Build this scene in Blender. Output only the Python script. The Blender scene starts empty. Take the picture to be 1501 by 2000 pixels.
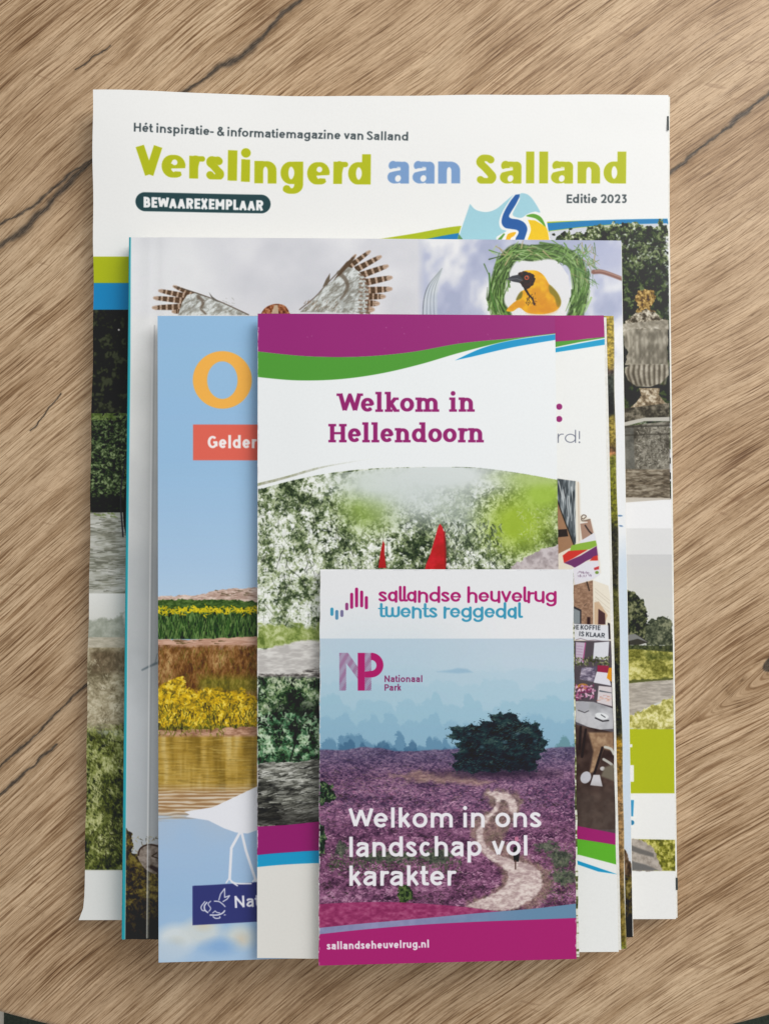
"""A pile of brochures and magazines on an oak table, seen from above."""
import bpy, bmesh, math, random
import numpy as np
from mathutils import Matrix, Vector

sc = bpy.context.scene
MM = 0.001                                        # everything below is written in millimetres

# ------------------------------------------------------------- camera, world, lamps, exposure
cam_d = bpy.data.cameras.new('camera'); cam = bpy.data.objects.new('camera', cam_d)
sc.collection.objects.link(cam); sc.camera = cam
cam_d.sensor_fit = 'VERTICAL'; cam_d.sensor_height = 36.0; cam_d.lens = 36.0 * 1511 / 2000
cam_d.clip_start = 0.01; cam_d.clip_end = 50
rx, ry = 0.0329910, -0.0041290                    # the phone is held almost level above the table
cam.matrix_world = Matrix.Translation((0, 0, 0.28486)) @ Matrix.Rotation(ry, 4, 'Y') @ Matrix.Rotation(rx, 4, 'X')

w = bpy.data.worlds.new('World'); sc.world = w; w.use_nodes = True
bg = w.node_tree.nodes['Background']; bg.inputs[0].default_value = (0.97, 0.985, 1.0, 1); bg.inputs[1].default_value = 0.50
def lamp(name, loc, aim, size, size_y, power, col):
    d = bpy.data.lights.new(name, 'AREA'); d.shape = 'RECTANGLE'; d.size = size; d.size_y = size_y; d.energy = power; d.color = col
    o = bpy.data.objects.new(name, d); sc.collection.objects.link(o); o.location = loc
    o.rotation_euler = (Vector(aim) - Vector(loc)).to_track_quat('-Z', 'Y').to_euler()
lamp('window_light', (0.80, 0.78, 0.92), (0, 0, 0), 1.0, 0.9, 18.5, (1.0, 0.98, 0.95))
sc.view_settings.view_transform = 'Standard'; sc.view_settings.look = 'None'; sc.view_settings.exposure = -0.06; sc.view_settings.gamma = 1.0

# plan of the pile: front cover corners (top left, top right, bottom right, bottom left) in mm, heights of the covers
Q = {
    'A': [(-104.24, 161.29), (104.42, 161.22), (104.12, -134.89), (-104.93, -134.83)],
    'B': [(-88.79, 106.11), (84.81, 105.11), (86.42, -137.46), (-88.69, -137.78)],
    'C': [(-71.08, 77.01), (80.77, 77.19), (83.0, -139.43), (-70.01, -141.31)],
    'blue': [(-76.93, 76.28), (73.46, 76.46), (74.12, -138.78), (-74.48, -142.33)],
    'D': [(-27.9, 75.76), (76.07, 76.06), (79.03, -138.08), (-27.13, -138.52)],
    'H': [(-41.85, 75.9), (58.83, 75.32), (60.16, -137.39), (-41.03, -139.15)],
    'S': [(-20.19, -10.51), (63.36, -10.53), (63.51, -137.18), (-20.33, -139.12)],
}
Z = {'B': 14.5, 'C': 18, 'blue': 20.5, 'D': 22.5, 'H': 25, 'S': 28.5}
TICKS = [(103.94, 153.44, 8.3, 0.61, 5.32), (104.2, -120.43, 7.03, 0.67, 4.29)]
# splits in the oak: points in mm and half width
SPLITS = [
    ([(-27.84, 204.24), (-38.4, 195.34), (-45.09, 187.45), (-52.74, 180.17), (-60.78, 176.23), (-66.12, 172.3), (-79.46, 162.88)], 0.75),
    ([(-106.02, 142.37), (-115.44, 133.23), (-123.89, 123.92), (-134.2, 113.28), (-143.6, 106.9)], 0.95),
    ([(-106.02, 142.76), (-117.37, 134.58), (-127.71, 124.88), (-143.73, 115.0)], 0.42),
    ([(149.34, 170.29), (133.71, 157.12), (123.98, 149.68), (114.26, 141.46), (104.56, 134.05)], 0.55),
    ([(-105.5, -52.35), (-114.73, -60.14), (-122.08, -68.1), (-131.25, -76.77), (-140.41, -85.25)], 0.42),
    ([(-118.25, -74.94), (-125.6, -81.95), (-140.26, -94.82)], 0.32),
    ([(-101.73, 184.36), (-114.09, 175.51)], 0.22),
    ([(-118.53, 52.94), (-129.28, 39.25)], 0.16),
]

# ---------------------------------------------------------------------------
# PRINT: every cover's printed picture is computed here, stroke by stroke, and
# laid on its sheet of paper as flat ink (no file is read).
# ---------------------------------------------------------------------------
f32 = np.float32
def C8(*c): return np.array(c, f32) / 255.0

def vnoise(x, y, seed):
    rs = np.random.RandomState(seed); N = 256
    G = rs.rand(N, N).astype(f32)
    xi = np.floor(x); yi = np.floor(y)
    fx = (x - xi).astype(f32); fy = (y - yi).astype(f32)
    xi = xi.astype(np.int64) % N; yi = yi.astype(np.int64) % N
    x1 = (xi + 1) % N; y1 = (yi + 1) % N
    fx = fx * fx * (3 - 2 * fx); fy = fy * fy * (3 - 2 * fy)
    a = G[yi, xi] * (1 - fx) + G[yi, x1] * fx
    b = G[y1, xi] * (1 - fx) + G[y1, x1] * fx
    return a * (1 - fy) + b * fy

def fbm(X, Y, sx, sy=None, seed=1, octs=3, ang=0.0, gain=.55):
    sy = sy or sx
    c, s = math.cos(math.radians(ang)), math.sin(math.radians(ang))
    u = (X * c + Y * s) / sx; v = (-X * s + Y * c) / sy
    t = 0; a = 1.0; n = 0
    for k in range(octs):
        t = t + a * vnoise(u + 17.3 * k, v + 5.1 * k, seed + 31 * k); n += a; a *= gain
        if sx == sy: u, v = (u * .8 - v * .6) * 2.03, (u * .6 + v * .8) * 2.03
        else: u, v = u * 2.0, v * 2.0 + u * .13
    t = t / n
    return np.clip((t - .5) * (1.0 + .35 * octs) + .5, 0, 1)

def ramp(t, stops):
    ts = [s[0] for s in stops]; out = np.empty(t.shape + (3,), f32)
    cols = np.array([s[1] for s in stops], f32) / 255.0
    for k in range(3): out[..., k] = np.interp(t, ts, cols[:, k])
    return out

def mixc(a, b, t):
    return a * (1 - t[..., None]) + b * t[..., None]

def sstep(a, b, x):
    t = np.clip((x - a) / (b - a), 0, 1); return t * t * (3 - 2 * t)

def spline(pts, n=8, closed=False):
    P = np.array(pts, float); m = len(P); out = []
    rng = range(m if closed else m - 1)
    for i in rng:
        if closed: p0, p1, p2, p3 = P[(i - 1) % m], P[i], P[(i + 1) % m], P[(i + 2) % m]
        else: p0, p1, p2, p3 = P[max(i - 1, 0)], P[i], P[i + 1], P[min(i + 2, m - 1)]
        for k in range(n):
            t = k / n
            out.append(.5 * (2 * p1 + (p2 - p0) * t + (2 * p0 - 5 * p1 + 4 * p2 - p3) * t * t + (3 * p1 - p0 - 3 * p2 + p3) * t ** 3))
    if not closed: out.append(P[-1])
    return [tuple(p) for p in out]

def zt(pts, ox, oy, s): return [(ox + x / s, oy + y / s) for x, y in pts]

class Art:
    """a sheet of print; coordinates are the sheet's own print units"""
    def __init__(self, name, tl, tr, br, bl, res=1.0, base=(236, 236, 234)):
        self.name = name
        tl, tr, br, bl = [np.array(p, float) for p in (tl, tr, br, bl)]
        W = int(max(np.linalg.norm(tr - tl), np.linalg.norm(br - bl)) * res)
        H = int(max(np.linalg.norm(bl - tl), np.linalg.norm(br - tr)) * res)
        u = ((np.arange(W) + .5) / W)[None, :]; v = ((np.arange(H) + .5) / H)[:, None]
        self.X = ((tl[0] * (1 - u) + tr[0] * u) * (1 - v) + (bl[0] * (1 - u) + br[0] * u) * v).astype(f32)
        self.Y = ((tl[1] * (1 - u) + tr[1] * u) * (1 - v) + (bl[1] * (1 - u) + br[1] * u) * v).astype(f32)
        self.W, self.H = W, H
        M = np.array([[tl[0], tl[1], 1], [tr[0], tr[1], 1], [bl[0], bl[1], 1], [br[0], br[1], 1]])
        self.ax = np.linalg.lstsq(M, np.array([0, W, 0, W], float), rcond=None)[0]
        self.ay = np.linalg.lstsq(M, np.array([0, 0, H, H], float), rcond=None)[0]
        self.img = np.empty((H, W, 3), f32); self.img[:] = C8(*base)
        self.aa = .55 / res; self.clip = None
    def box(self, x0, y0, x1, y1, pad=14):
        q = np.array([[x0, y0, 1], [x1, y0, 1], [x1, y1, 1], [x0, y1, 1]], float)
        i = q @ self.ax; j = q @ self.ay
        a, b = int(max(0, i.min() - pad)), int(min(self.W, i.max() + pad))
        c, d = int(max(0, j.min() - pad)), int(min(self.H, j.max() + pad))
        sl = (slice(c, max(c, d)), slice(a, max(a, b)))
        return sl, self.X[sl], self.Y[sl]
    def put(self, sl, m, col, X=None, Y=None):
        if m.size == 0: return
        if callable(col): col = col(X, Y)
        elif not isinstance(col, np.ndarray): col = C8(*col)
        if self.clip is not None: m = m * self.clip(self.X[sl], self.Y[sl])
        m = m[..., None].astype(f32)
        self.img[sl] = self.img[sl] * (1 - m) + col * m
    def area(self, x0, y0, x1, y1, col, mask=None, a=1.0, soft=None):
        """axis aligned rectangle with optional mask(X,Y)"""
        s = soft or self.aa
        sl, X, Y = self.box(x0 - s, y0 - s, x1 + s, y1 + s)
        m = np.clip((X - x0) / (2 * s) + .5, 0, 1) * np.clip((x1 - X) / (2 * s) + .5, 0, 1) * np.clip((Y - y0) / (2 * s) + .5, 0, 1) * np.clip((y1 - Y) / (2 * s) + .5, 0, 1)
        if mask is not None: m = m * mask(X, Y)
        self.put(sl, m * a, col, X, Y)
    def poly(self, pts, col, a=1.0, soft=None, sm=False, rough=None, seed=3):
        if sm: pts = spline(pts, 6, True)
        P = np.array(pts, f32); s = soft or self.aa
        e = (rough[0] if rough else 0) + 2 * s
        sl, X0, Y0 = self.box(P[:, 0].min() - e, P[:, 1].min() - e, P[:, 0].max() + e, P[:, 1].max() + e)
        if X0.size == 0: return
        X, Y = X0, Y0
        if rough:
            X = X + (fbm(X0, Y0, rough[1], seed=seed, octs=3) - .5) * 2 * rough[0]
            Y = Y + (fbm(X0, Y0, rough[1], seed=seed + 7, octs=3) - .5) * 2 * rough[0]
        d2 = np.full(X.shape, 1e9, f32); ins = np.zeros(X.shape, bool)
        n = len(P)
        for i in range(n):
            x0, y0 = P[i]; x1, y1 = P[(i + 1) % n]
            ex, ey = x1 - x0, y1 - y0; L = ex * ex + ey * ey
            if L < 1e-9: continue
            t = np.clip(((X - x0) * ex + (Y - y0) * ey) / L, 0, 1)
            dx = X - x0 - t * ex; dy = Y - y0 - t * ey
            np.minimum(d2, dx * dx + dy * dy, out=d2)
            if y0 != y1:
                c = ((y0 > Y) != (y1 > Y)) & (X < ex * (Y - y0) / (y1 - y0) + x0)
                ins ^= c
        d = np.sqrt(d2); d = np.where(ins, -d, d)
        self.put(sl, np.clip(.5 - d / (2 * s), 0, 1) * a, col, X0, Y0)
    def stroke(self, pts, w, col, w2=None, a=1.0, soft=None, sm=False, butt=False, hv=None):
        if sm: pts = spline(pts, 6)
        P = np.array(pts, f32); s = soft or self.aa; n = len(P) - 1
        w2 = w if w2 is None else w2; e = max(w, w2) / 2 + 2 * s
        sl, X, Y = self.box(P[:, 0].min() - e, P[:, 1].min() - e, P[:, 0].max() + e, P[:, 1].max() + e, 10)
        if X.size == 0: return
        D = np.full(X.shape, 1e9, f32)
        for i in range(n):
            x0, y0 = P[i]; ex, ey = P[i + 1] - P[i]; L = math.hypot(ex, ey)
            if L < 1e-6: continue
            ux, uy = ex / L, ey / L
            al = (X - x0) * ux + (Y - y0) * uy; pe = np.abs((Y - y0) * ux - (X - x0) * uy)
            t = np.clip(al, 0, L)
            hw = (w + (w2 - w) * (i + t / L) / n) / 2 if hv is None else math.hypot(hv[0] * ux, hv[1] * uy) / 2
            d = np.hypot(pe, al - t) - hw
            if butt:
                if i == 0: d = np.where(al < 0, np.maximum(pe - hw, -al), d)
                if i == n - 1: d = np.where(al > L, np.maximum(pe - hw, al - L), d)
            np.minimum(D, d, out=D)
        self.put(sl, np.clip(.5 - D / (2 * s), 0, 1) * a, col, X, Y)
    def ell(self, cx, cy, rx, ry, col, ang=0, a=1.0, soft=None):
        s = soft or self.aa; R = max(rx, ry) + 2 * s
        sl, X, Y = self.box(cx - R, cy - R, cx + R, cy + R, 9)
        if X.size == 0: return
        c, q = math.cos(math.radians(ang)), math.sin(math.radians(ang))
        u = ((X - cx) * c + (Y - cy) * q) / rx; v = (-(X - cx) * q + (Y - cy) * c) / ry
        d = (np.sqrt(u * u + v * v) - 1) * min(rx, ry)
        self.put(sl, np.clip(.5 - d / (2 * s), 0, 1) * a, col, X, Y)
    def dabs(self, n, where, L, Wd, ang, cols, seed=1, a=.9, soft=None, tone=None):
        """where(rs)->(x,y) or None; ang (lo,hi) or f(x,y)"""
        rs = np.random.RandomState(seed)
        for _ in range(n):
            p = where(rs)
            if p is None: continue
            x, y = p
            l = rs.uniform(*L) / 2; w = rs.uniform(*Wd)
            th = math.radians(ang(x, y) + rs.normal(0, 12) if callable(ang) else rs.uniform(*ang))
            dx, dy = math.cos(th) * l, math.sin(th) * l
            if tone is not None:                       # clumps: dark and light strokes keep together
                q = min(max(tone(x, y) + rs.normal(0, .16), 0), .999) * (len(cols) - 1); i = int(q)
                col = (np.array(cols[i], float) * (1 - q + i) + np.array(cols[i + 1], float) * (q - i)) * rs.uniform(.93, 1.07)
            else: col = np.array(cols[rs.randint(len(cols))], float) * rs.uniform(.88, 1.1)
            self.stroke([(x - dx, y - dy), (x + dx, y + dy)], w, tuple(np.clip(col, 0, 255)), w2=w * .35, a=a, soft=soft)
    def finish(self, f=0.0):
        im = bpy.data.images.new(self.name, self.W, self.H, alpha=False)
        buf = np.ones((self.H, self.W, 4), f32)
        im3 = np.clip(self.img[::-1], 0, 1) ** 2.2      # ink alone: the sheen of the paper is added by the lamps
        buf[..., :3] = np.clip(im3 * 1.03 - .016, 0.002, 1) ** (1 / 2.2)
        im.pixels.foreach_set(buf.ravel()); im.update(); im.pack()
        return im

def field(x0, y0, x1, y1, s, seed, sy=None, gain=.7, con=1.3):
    X, Y = np.meshgrid(np.arange(x0, x1, 2.0, f32), np.arange(y0, y1, 2.0, f32))
    F = np.clip((fbm(X, Y, s, sy, seed, 3, gain=gain) - .5) * con + .5, 0, 1); h, w = F.shape
    return lambda x, y: float(F[min(max(int((y - y0) / 2), 0), h - 1), min(max(int((x - x0) / 2), 0), w - 1)])
def inrect(x0, y0, x1, y1): return lambda rs: (rs.uniform(x0, x1), rs.uniform(y0, y1))
def inpoly(pts):
    P = np.array(pts, float); x0, y0 = P.min(0); x1, y1 = P.max(0)
    def f(rs):
        for _ in range(20):
            x, y = rs.uniform(x0, x1), rs.uniform(y0, y1); c = False
            for i in range(len(P)):
                ax, ay = P[i - 1]; bx, by = P[i]
                if (ay > y) != (by > y) and x < (bx - ax) * (y - ay) / (by - ay) + ax: c = not c
            if c: return x, y
    return f
def leafy(stops, s=9, seed=1, octs=3, sy=None, ang=0, big=None, bigw=.5):
    """foliage print: noise through a colour ramp, with larger masses of light and dark"""
    def f(X, Y):
        t = fbm(X, Y, s, sy, seed, octs, ang, gain=.8)
        if big: t = t * (1 - bigw) + fbm(X, Y, big, seed=seed + 99, octs=2) * bigw
        t = np.clip((t - .5) * 1.25 + .5, 0, 1)
        return ramp(t, stops)
    return f
def vgrad(stops, amp=0, s=40, seed=5):
    def f(X, Y):
        t = Y.copy()
        if amp: t = t + (fbm(X, Y, s, seed=seed) - .5) * amp
        return ramp(t, stops)
    return f

def treeline(A, x0, x1, yb, r, h, col, a, seed, depth=60, n=60, rough=3.0):
    """a misty row of rounded tree tops standing on yb"""
    rs = np.random.RandomState(seed); xs = np.arange(x0, x1, 1.0); env = np.zeros_like(xs)
    for _ in range(n):
        cx = rs.uniform(x0, x1); rr = rs.uniform(.5, 1.3) * r; hh = rs.uniform(.15, 1.0) ** 1.6 * h
        env = np.maximum(env, hh * np.sqrt(np.clip(1 - ((xs - cx) / rr) ** 2, 0, 1)) ** .8)
    def mask(X, Y):
        w = (fbm(X, Y, 7, seed=seed, octs=3, gain=.8) - .5) * 2 * rough
        top = yb - np.interp(X + w, xs, env)
        return sstep(-2.5, 4.5, Y - top + w) * np.clip(1.1 - (Y - yb) / depth, 0, 1)
    A.area(x0, yb - h - 10, x1, yb + depth * 1.1, col, mask=mask, a=a, soft=2)

# ------------------------------------------------------------- lettering
def arc(cx, cy, rx, ry, a0, a1, n=14):
    return [(cx + rx * math.cos(math.radians(a0 + (a1 - a0) * k / n)), cy + ry * math.sin(math.radians(a0 + (a1 - a0) * k / n))) for k in range(n + 1)]
WID = dict(a=.95, c=.95, d=1.08, e=1.04, f=.6, g=1.08, h=1.0, i=0, k=.9, l=0, m=1.62, n=1.0, o=1.1, p=1.08, r=.6, s=.82, t=.62,
           u=1.0, v=.98, w=1.5, z=.82, H=1.2, V=1.3, B=1.1, E=.95, W=1.85, A=1.3, R=1.15, X=1.2, M=1.45, P=1.08, L=.88, S=1.05,
           N=1.25, K=1.15, O=1.45, F=.92, I=0, G=1.35, D=1.25)
WID.update({' ': .58, '-': .55, '&': 1.15, '!': 0, ':': 0, '.': 0, '0': 1.1, '2': .98, '3': .98, 'é': 1.04})
def glyph(ch, hx, hy, st):
    """skeleton strokes of a letter, x-height 1, outline box width W"""
    C, A, D = st.get('cap', 1.4), st.get('asc', 1.45), -.44
    W = WID[ch] if WID[ch] else 2 * hx
    S = []; dots = []; slab = st.get('slab'); thin = st.get('thin', 1)
    def stem(x, y0, y1, foot=1, head=1):
        S.append([(x, y0), (x, y1)])
        if slab:
            q = slab
            if foot == 1: S.append(('s', [(x - hx - q, y0 + hy * .62), (x + hx + q, y0 + hy * .62)]))
            if head == 1: S.append(('s', [(x - hx - q, y1 - hy * .62), (x + hx, y1 - hy * .62)]))
            if head == 2: S.append(('s', [(x - hx - q, y1 - hy * .62), (x + hx + q, y1 - hy * .62)]))
    def bowl(): S.append(arc(W / 2, .5, W / 2 - hx, .5 - hy, 0, 360, 28))
    L = W - hx
    if ch in 'eé':
        S.append([(hx, .5), (L, .5)]); S.append(arc(W / 2, .5, W / 2 - hx, .5 - hy, 0, 318, 24))
        if ch == 'é': S.append([(W * .45, 1.2), (W * .7, 1.45)])
    elif ch == 'o': bowl()
    elif ch == 'c': S.append(arc(W / 2 + .03, .5, W / 2 - hx, .5 - hy, 48, 312, 22))
    elif ch == 'a':
        if st.get('a1'): bowl(); S.append([(L, 0), (L, 1)])
        else:
            S.append(spline([(hx + .05, .80), (.28, 1 - hy * 1.1), (W * .55, 1 - hy), (L - .02, .82), (L, .6), (L, .0)], 5))
            S.append(spline([(L, .58), (W * .45, .575), (hx, .3), (W * .38, hy), (L, .26)], 5))
            if slab: S.append(('s', [(L, hy * .62), (L + hx + slab * .8, hy * .62)]))
    elif ch == 'd': bowl(); stem(L, 0, A, 0, 1); S += [('s', [(L, hy * .62), (L + hx + slab * .8, hy * .62)])] if slab else []
    elif ch == 'p': bowl(); stem(hx, D, 1)
    elif ch == 'g':
        bowl(); S.append([(L, 1)] + arc(W / 2, -.02, W / 2 - hx, .42 - hy, 0, -150, 14))
    elif ch == 'h': stem(hx, 0, A); S.append(arc(W / 2, .58, W / 2 - hx, .42 - hy, 180, 0)); stem(L, 0, .58, 1, 0)
    elif ch == 'n': stem(hx, 0, 1); S.append(arc(W / 2, .58, W / 2 - hx, .42 - hy, 180, 0)); stem(L, 0, .58, 1, 0)
    elif ch == 'm':
        stem(hx, 0, 1); q = W / 2
        S.append(arc((hx + q) / 2, .6, (q - hx) / 2, .4 - hy, 180, 0)); stem(q, 0, .6, 1, 0)
        S.append(arc((L + q) / 2, .6, (L - q) / 2, .4 - hy, 180, 0)); stem(L, 0, .6, 1, 0)
    elif ch == 'u': S.append([(hx, 1)] + arc(W / 2, .42, W / 2 - hx, .42 - hy, 180, 360)); S.append([(L, 0), (L, 1)])
    elif ch == 'i': stem(W / 2, 0, 1); dots.append((W / 2, st.get('doty', 1.36)))
    elif ch == 'l':
        if st.get('ltail'): S.append([(W / 2, A)] + spline([(W / 2, .3), (W / 2 + .06, hy * 1.1), (W / 2 + .26, hy)], 4))
        else: stem(W / 2, 0, A)
    elif ch == 'k': stem(hx, 0, A); S.append([(hx, .38), (L - .05, 1 - hy * .4)]); S.append([(W * .42, .56), (L, hy * .4)]); S += [('s', [(W * .62, 1 - hy * .6), (W + .06, 1 - hy * .6)]), ('s', [(W * .66, hy * .62), (W + .12, hy * .62)])] if slab else []
    elif ch == 'r': stem(hx, 0, 1); S.append(spline([(hx, .5), (hx + .06, .76), (.3, 1 - hy * 1.15), (W - .02, 1 - hy)], 5))
    elif ch == 's': S.append(spline([(L - .03, .80), (W * .6, 1 - hy), (W * .33, 1 - hy), (hx, .73), (W * .5, .51), (L, .27), (W * .66, hy), (W * .33, hy), (hx * .8, .2)], 5))
    elif ch == 't': S.append([(.26, 1.32)] + spline([(.26, .3), (.32, hy * 1.3), (.6, hy * 1.05)], 4)); S.append([(0, 1 - hy), (.58, 1 - hy)])
    elif ch == 'f': S.append(spline([(.64, A - hy), (.42, A - hy), (.28, 1.15), (.27, .9)], 4) + [(.27, 0)]); S.append([(0, 1 - hy), (.58, 1 - hy)])
    elif ch == 'v': S.append([(hx * .9, 1), (W / 2, hy * .9)]); S.append([(W / 2, hy * .9), (W - hx * .9, 1)])
    elif ch == 'w':
        if st.get('wr'): S.append([(hx, 1)] + arc((hx + W / 2) / 2, .36, (W / 2 - hx) / 2, .36 - hy, 180, 360)); S.append([(W / 2, .9), (W / 2, .36)]); S.append(arc((L + W / 2) / 2, .36, (L - W / 2) / 2, .36 - hy, 180, 360) + [(L, 1)])
        else: S.append([(hx, 1), (W * .27, hy)]); S.append([(W * .27, hy), (W / 2, 1 - hy)]); S.append([(W / 2, 1 - hy), (W * .73, hy)]); S.append([(W * .73, hy), (L, 1)])
    elif ch == 'z': S.append([(0.04, 1 - hy), (W - .04, 1 - hy)]); S.append([(W - hx * 1.4, 1 - hy), (hx * 1.4, hy)]); S.append([(0.02, hy), (W - .02, hy)])
    elif ch == 'H': stem(hx, 0, C, 1, 2); stem(L, 0, C, 1, 2); S.append([(hx, C / 2), (L, C / 2)])
    elif ch == 'V': S.append([(hx, C), (W / 2, hy)]); S.append([(W / 2, hy), (L, C)])
    elif ch == 'W':
        S += [[(hx, C), (W * .28, hy)], [(W * .28, hy), (W / 2, C - hy)], [(W / 2, C - hy), (W * .72, hy)], [(W * .72, hy), (L, C)]]
        if slab: S += [('s', [(-.12, C - hy * .6), (.34, C - hy * .6)]), ('s', [(W - .34, C - hy * .6), (W + .12, C - hy * .6)]), ('s', [(W / 2 - .12, C - hy * .6), (W / 2 + .12, C - hy * .6)])]
    elif ch == 'A': S += [[(hx, 0), (W / 2, C - hy)], [(W / 2, C - hy), (L, 0)], [(W * .24, C * .3), (W * .76, C * .3)]]
    elif ch == 'E': S += [[(hx, 0), (hx, C)], [(hx, C - hy), (W, C - hy)], [(hx, C / 2), (W * .92, C / 2)], [(hx, hy), (W, hy)]]
    elif ch == 'F': S += [[(hx, 0), (hx, C)], [(hx, C - hy), (W, C - hy)], [(hx, C / 2 - .04), (W * .9, C / 2 - .04)]]
    elif ch == 'D': S += [[(hx, 0), (hx, C)], [(hx, C - hy)] + arc(W * .45, C / 2, W * .55 - hx, C / 2 - hy, 90, -90, 12) + [(hx, hy)]]
    elif ch == 'L': S += [[(hx, 0), (hx, C)], [(hx, hy), (W, hy)]]
    elif ch == 'I': S += [[(W / 2, 0), (W / 2, C)]]
    elif ch == 'N': S += [[(hx, 0), (hx, C)], [(hx, C - hy), (L, hy)], [(L, 0), (L, C)]]
    elif ch == 'M': S += [[(hx, 0), (hx, C)], [(hx, C - hy), (W / 2, C * .35)], [(W / 2, C * .35), (L, C - hy)], [(L, 0), (L, C)]]
    elif ch == 'K': S += [[(hx, 0), (hx, C)], [(hx, C * .38), (L, C - hy * .4)], [(W * .42, C * .58), (L, hy * .4)]]
    elif ch == 'X': S += [[(hx, 0), (L, C)], [(hx, C), (L, 0)]]
    elif ch in 'PRB':
        q = C * .5 if ch != 'P' else C * .44
        S.append([(hx, 0), (hx, C)])
        r = (C - hy - q) / 2
        S.append([(hx, C - hy)] + arc(L - r - (.08 if ch == 'B' else 0), C - hy - r, r, r, 90, -90, 12) + [(hx, q)])
        if ch == 'R': S.append([(W * .5, q), (L, 0)])
        if ch == 'B': r = (q - hy) / 2; S.append([(hx, q)] + arc(L - r, hy + r, r, r, 90, -90, 12) + [(hx, hy)])
    elif ch == 'O': S.append(arc(W / 2, C / 2, W / 2 - hx, C / 2 - hy, 0, 360, 30))
    elif ch == '0': S.append(arc(W / 2, C / 2, W / 2 - hx, C / 2 - hy, 0, 360, 30))
    elif ch == 'G': S.append(arc(W / 2, C / 2, W / 2 - hx, C / 2 - hy, 48, 345, 26)); S.append([(W * .55, C * .47), (L, C * .47), (L, C * .16)])
    elif ch == 'S': S.append(spline([(L - .03, C * .82), (W * .6, C - hy), (W * .33, C - hy), (hx, C * .74), (W * .5, C * .52), (L, C * .27), (W * .66, hy), (W * .33, hy), (hx * .8, C * .17)], 5))
    elif ch == '2': S.append(spline([(hx, C * .78), (W * .3, C - hy), (W * .65, C - hy), (L, C * .72), (W * .7, C * .42), (hx * 1.5, hy)], 5)); S.append([(hx * .6, hy), (W, hy)])
    elif ch == '3': S.append([(hx, C - hy), (L - .05, C - hy), (W * .48, C * .6)] + arc(W * .48, C * .3 + hy * .3, W * .5 - hx, C * .3 - hy * .7, 90, -140, 12))
    elif ch == '&': S.append(spline([(W, .0 + hy * .3), (W * .3, C * .72), (W * .34, C * .93), (W * .5, C - hy * .6), (W * .66, C * .88), (W * .6, C * .7), (W * .2, C * .42), (hx, C * .25), (W * .25, hy), (W * .6, hy), (W * .95, C * .42)], 5))
    elif ch == '-': S.append([(0, .52), (W, .52)])
    elif ch == '!': S.append([(W / 2, C), (W / 2, .42)]); dots.append((W / 2, hy * 1.1))
    elif ch == ':': dots += [(W / 2, hy * 1.1), (W / 2, .8)]
    elif ch == '.': dots.append((W / 2, hy * 1.1))
    return S, dots, W
SB = {}
for _c in 'hklmnriupbHEBRPLDNKFMI!': SB[_c] = [1.0, None]
for _c in 'ceoadgqséOGCS023': SB[_c] = [.55, None]
for _c in 'vwVWAXztfy': SB[_c] = [.2, None]
for _c in 'hlmnuidaHNMI!': SB.setdefault(_c, [1, None])[1] = 1.0
for _c in 'eobpcsgqé023OGCSRBD': SB.setdefault(_c, [.6, None])[1] = .55
for _c in SB:
    if SB[_c][1] is None: SB[_c][1] = .2
SB['g'] = [.55, 1.0]
def text(art, s, x0, y0, x1, y1, xh, wt, col, gap=.26, a=1.0, ht=.88, sp=.62, **st):
    """lettering fitted between two baseline points; wt weight of upright strokes, ht*wt of level ones"""
    Lx = math.hypot(x1 - x0, y1 - y0); slab = st.get('slab', 0); q_ = slab
    def pad(c): return ((q_ if c in 'HklnmiprI' else 0), (q_ if c in 'HklnmidaI' else (q_ * .4 if c == 'k' else 0)))
    def sb(c): return SB.get(c, [.5, .5])
    adv = [0.0]
    for c, d in zip(s, s[1:]):
        if d == ' ' or c == ' ': adv.append(0.0)
        else: adv.append(gap * (sb(c)[1] + sb(d)[0]) / 2 - (.10 if c in 'VW' else 0))
    den = sum(WID[c] if c != ' ' else sp for c in s) + sum(adv) + sum(sum(pad(c)) for c in s if c != ' ')
    fix = sum(1 for c in s if c != ' ' and WID[c] == 0) * wt
    sx = (Lx - fix) / (den * xh) if den > .3 else 1.0
    if den <= .3: wt = Lx
    hh = wt * ht
    hx = wt / 2 / (xh * sx); hy = hh / 2 / xh
    ux, uy = (x1 - x0) / Lx, (y1 - y0) / Lx; px, py = uy, -ux
    cur = 0.0; rnd = st.get('round')
    T = lambda p: (x0 + ux * (cur + p[0] * sx * xh) + px * p[1] * xh, y0 + uy * (cur + p[0] * sx * xh) + py * p[1] * xh)
    for k, ch in enumerate(s):
        cur += adv[k] * sx * xh
        if ch == ' ': cur += sp * sx * xh; continue
        cur += pad(ch)[0] * sx * xh
        S, dots, W = glyph(ch, hx, hy, st)
        for q in S:
            if isinstance(q, tuple): art.stroke([T(p) for p in q[1]], hh * .8, col, butt=True, a=a); continue
            art.stroke([T(p) for p in q], wt, col, butt=not rnd, a=a, hv=(hh * (st.get('bar', 1) if len(q) == 2 else 1), wt))
        for d in dots:
            d = T(d); r = wt * st.get('dot', .6); art.ell(d[0], d[1], r, r, col, a=a)
        cur += (W + pad(ch)[1]) * sx * xh

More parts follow.
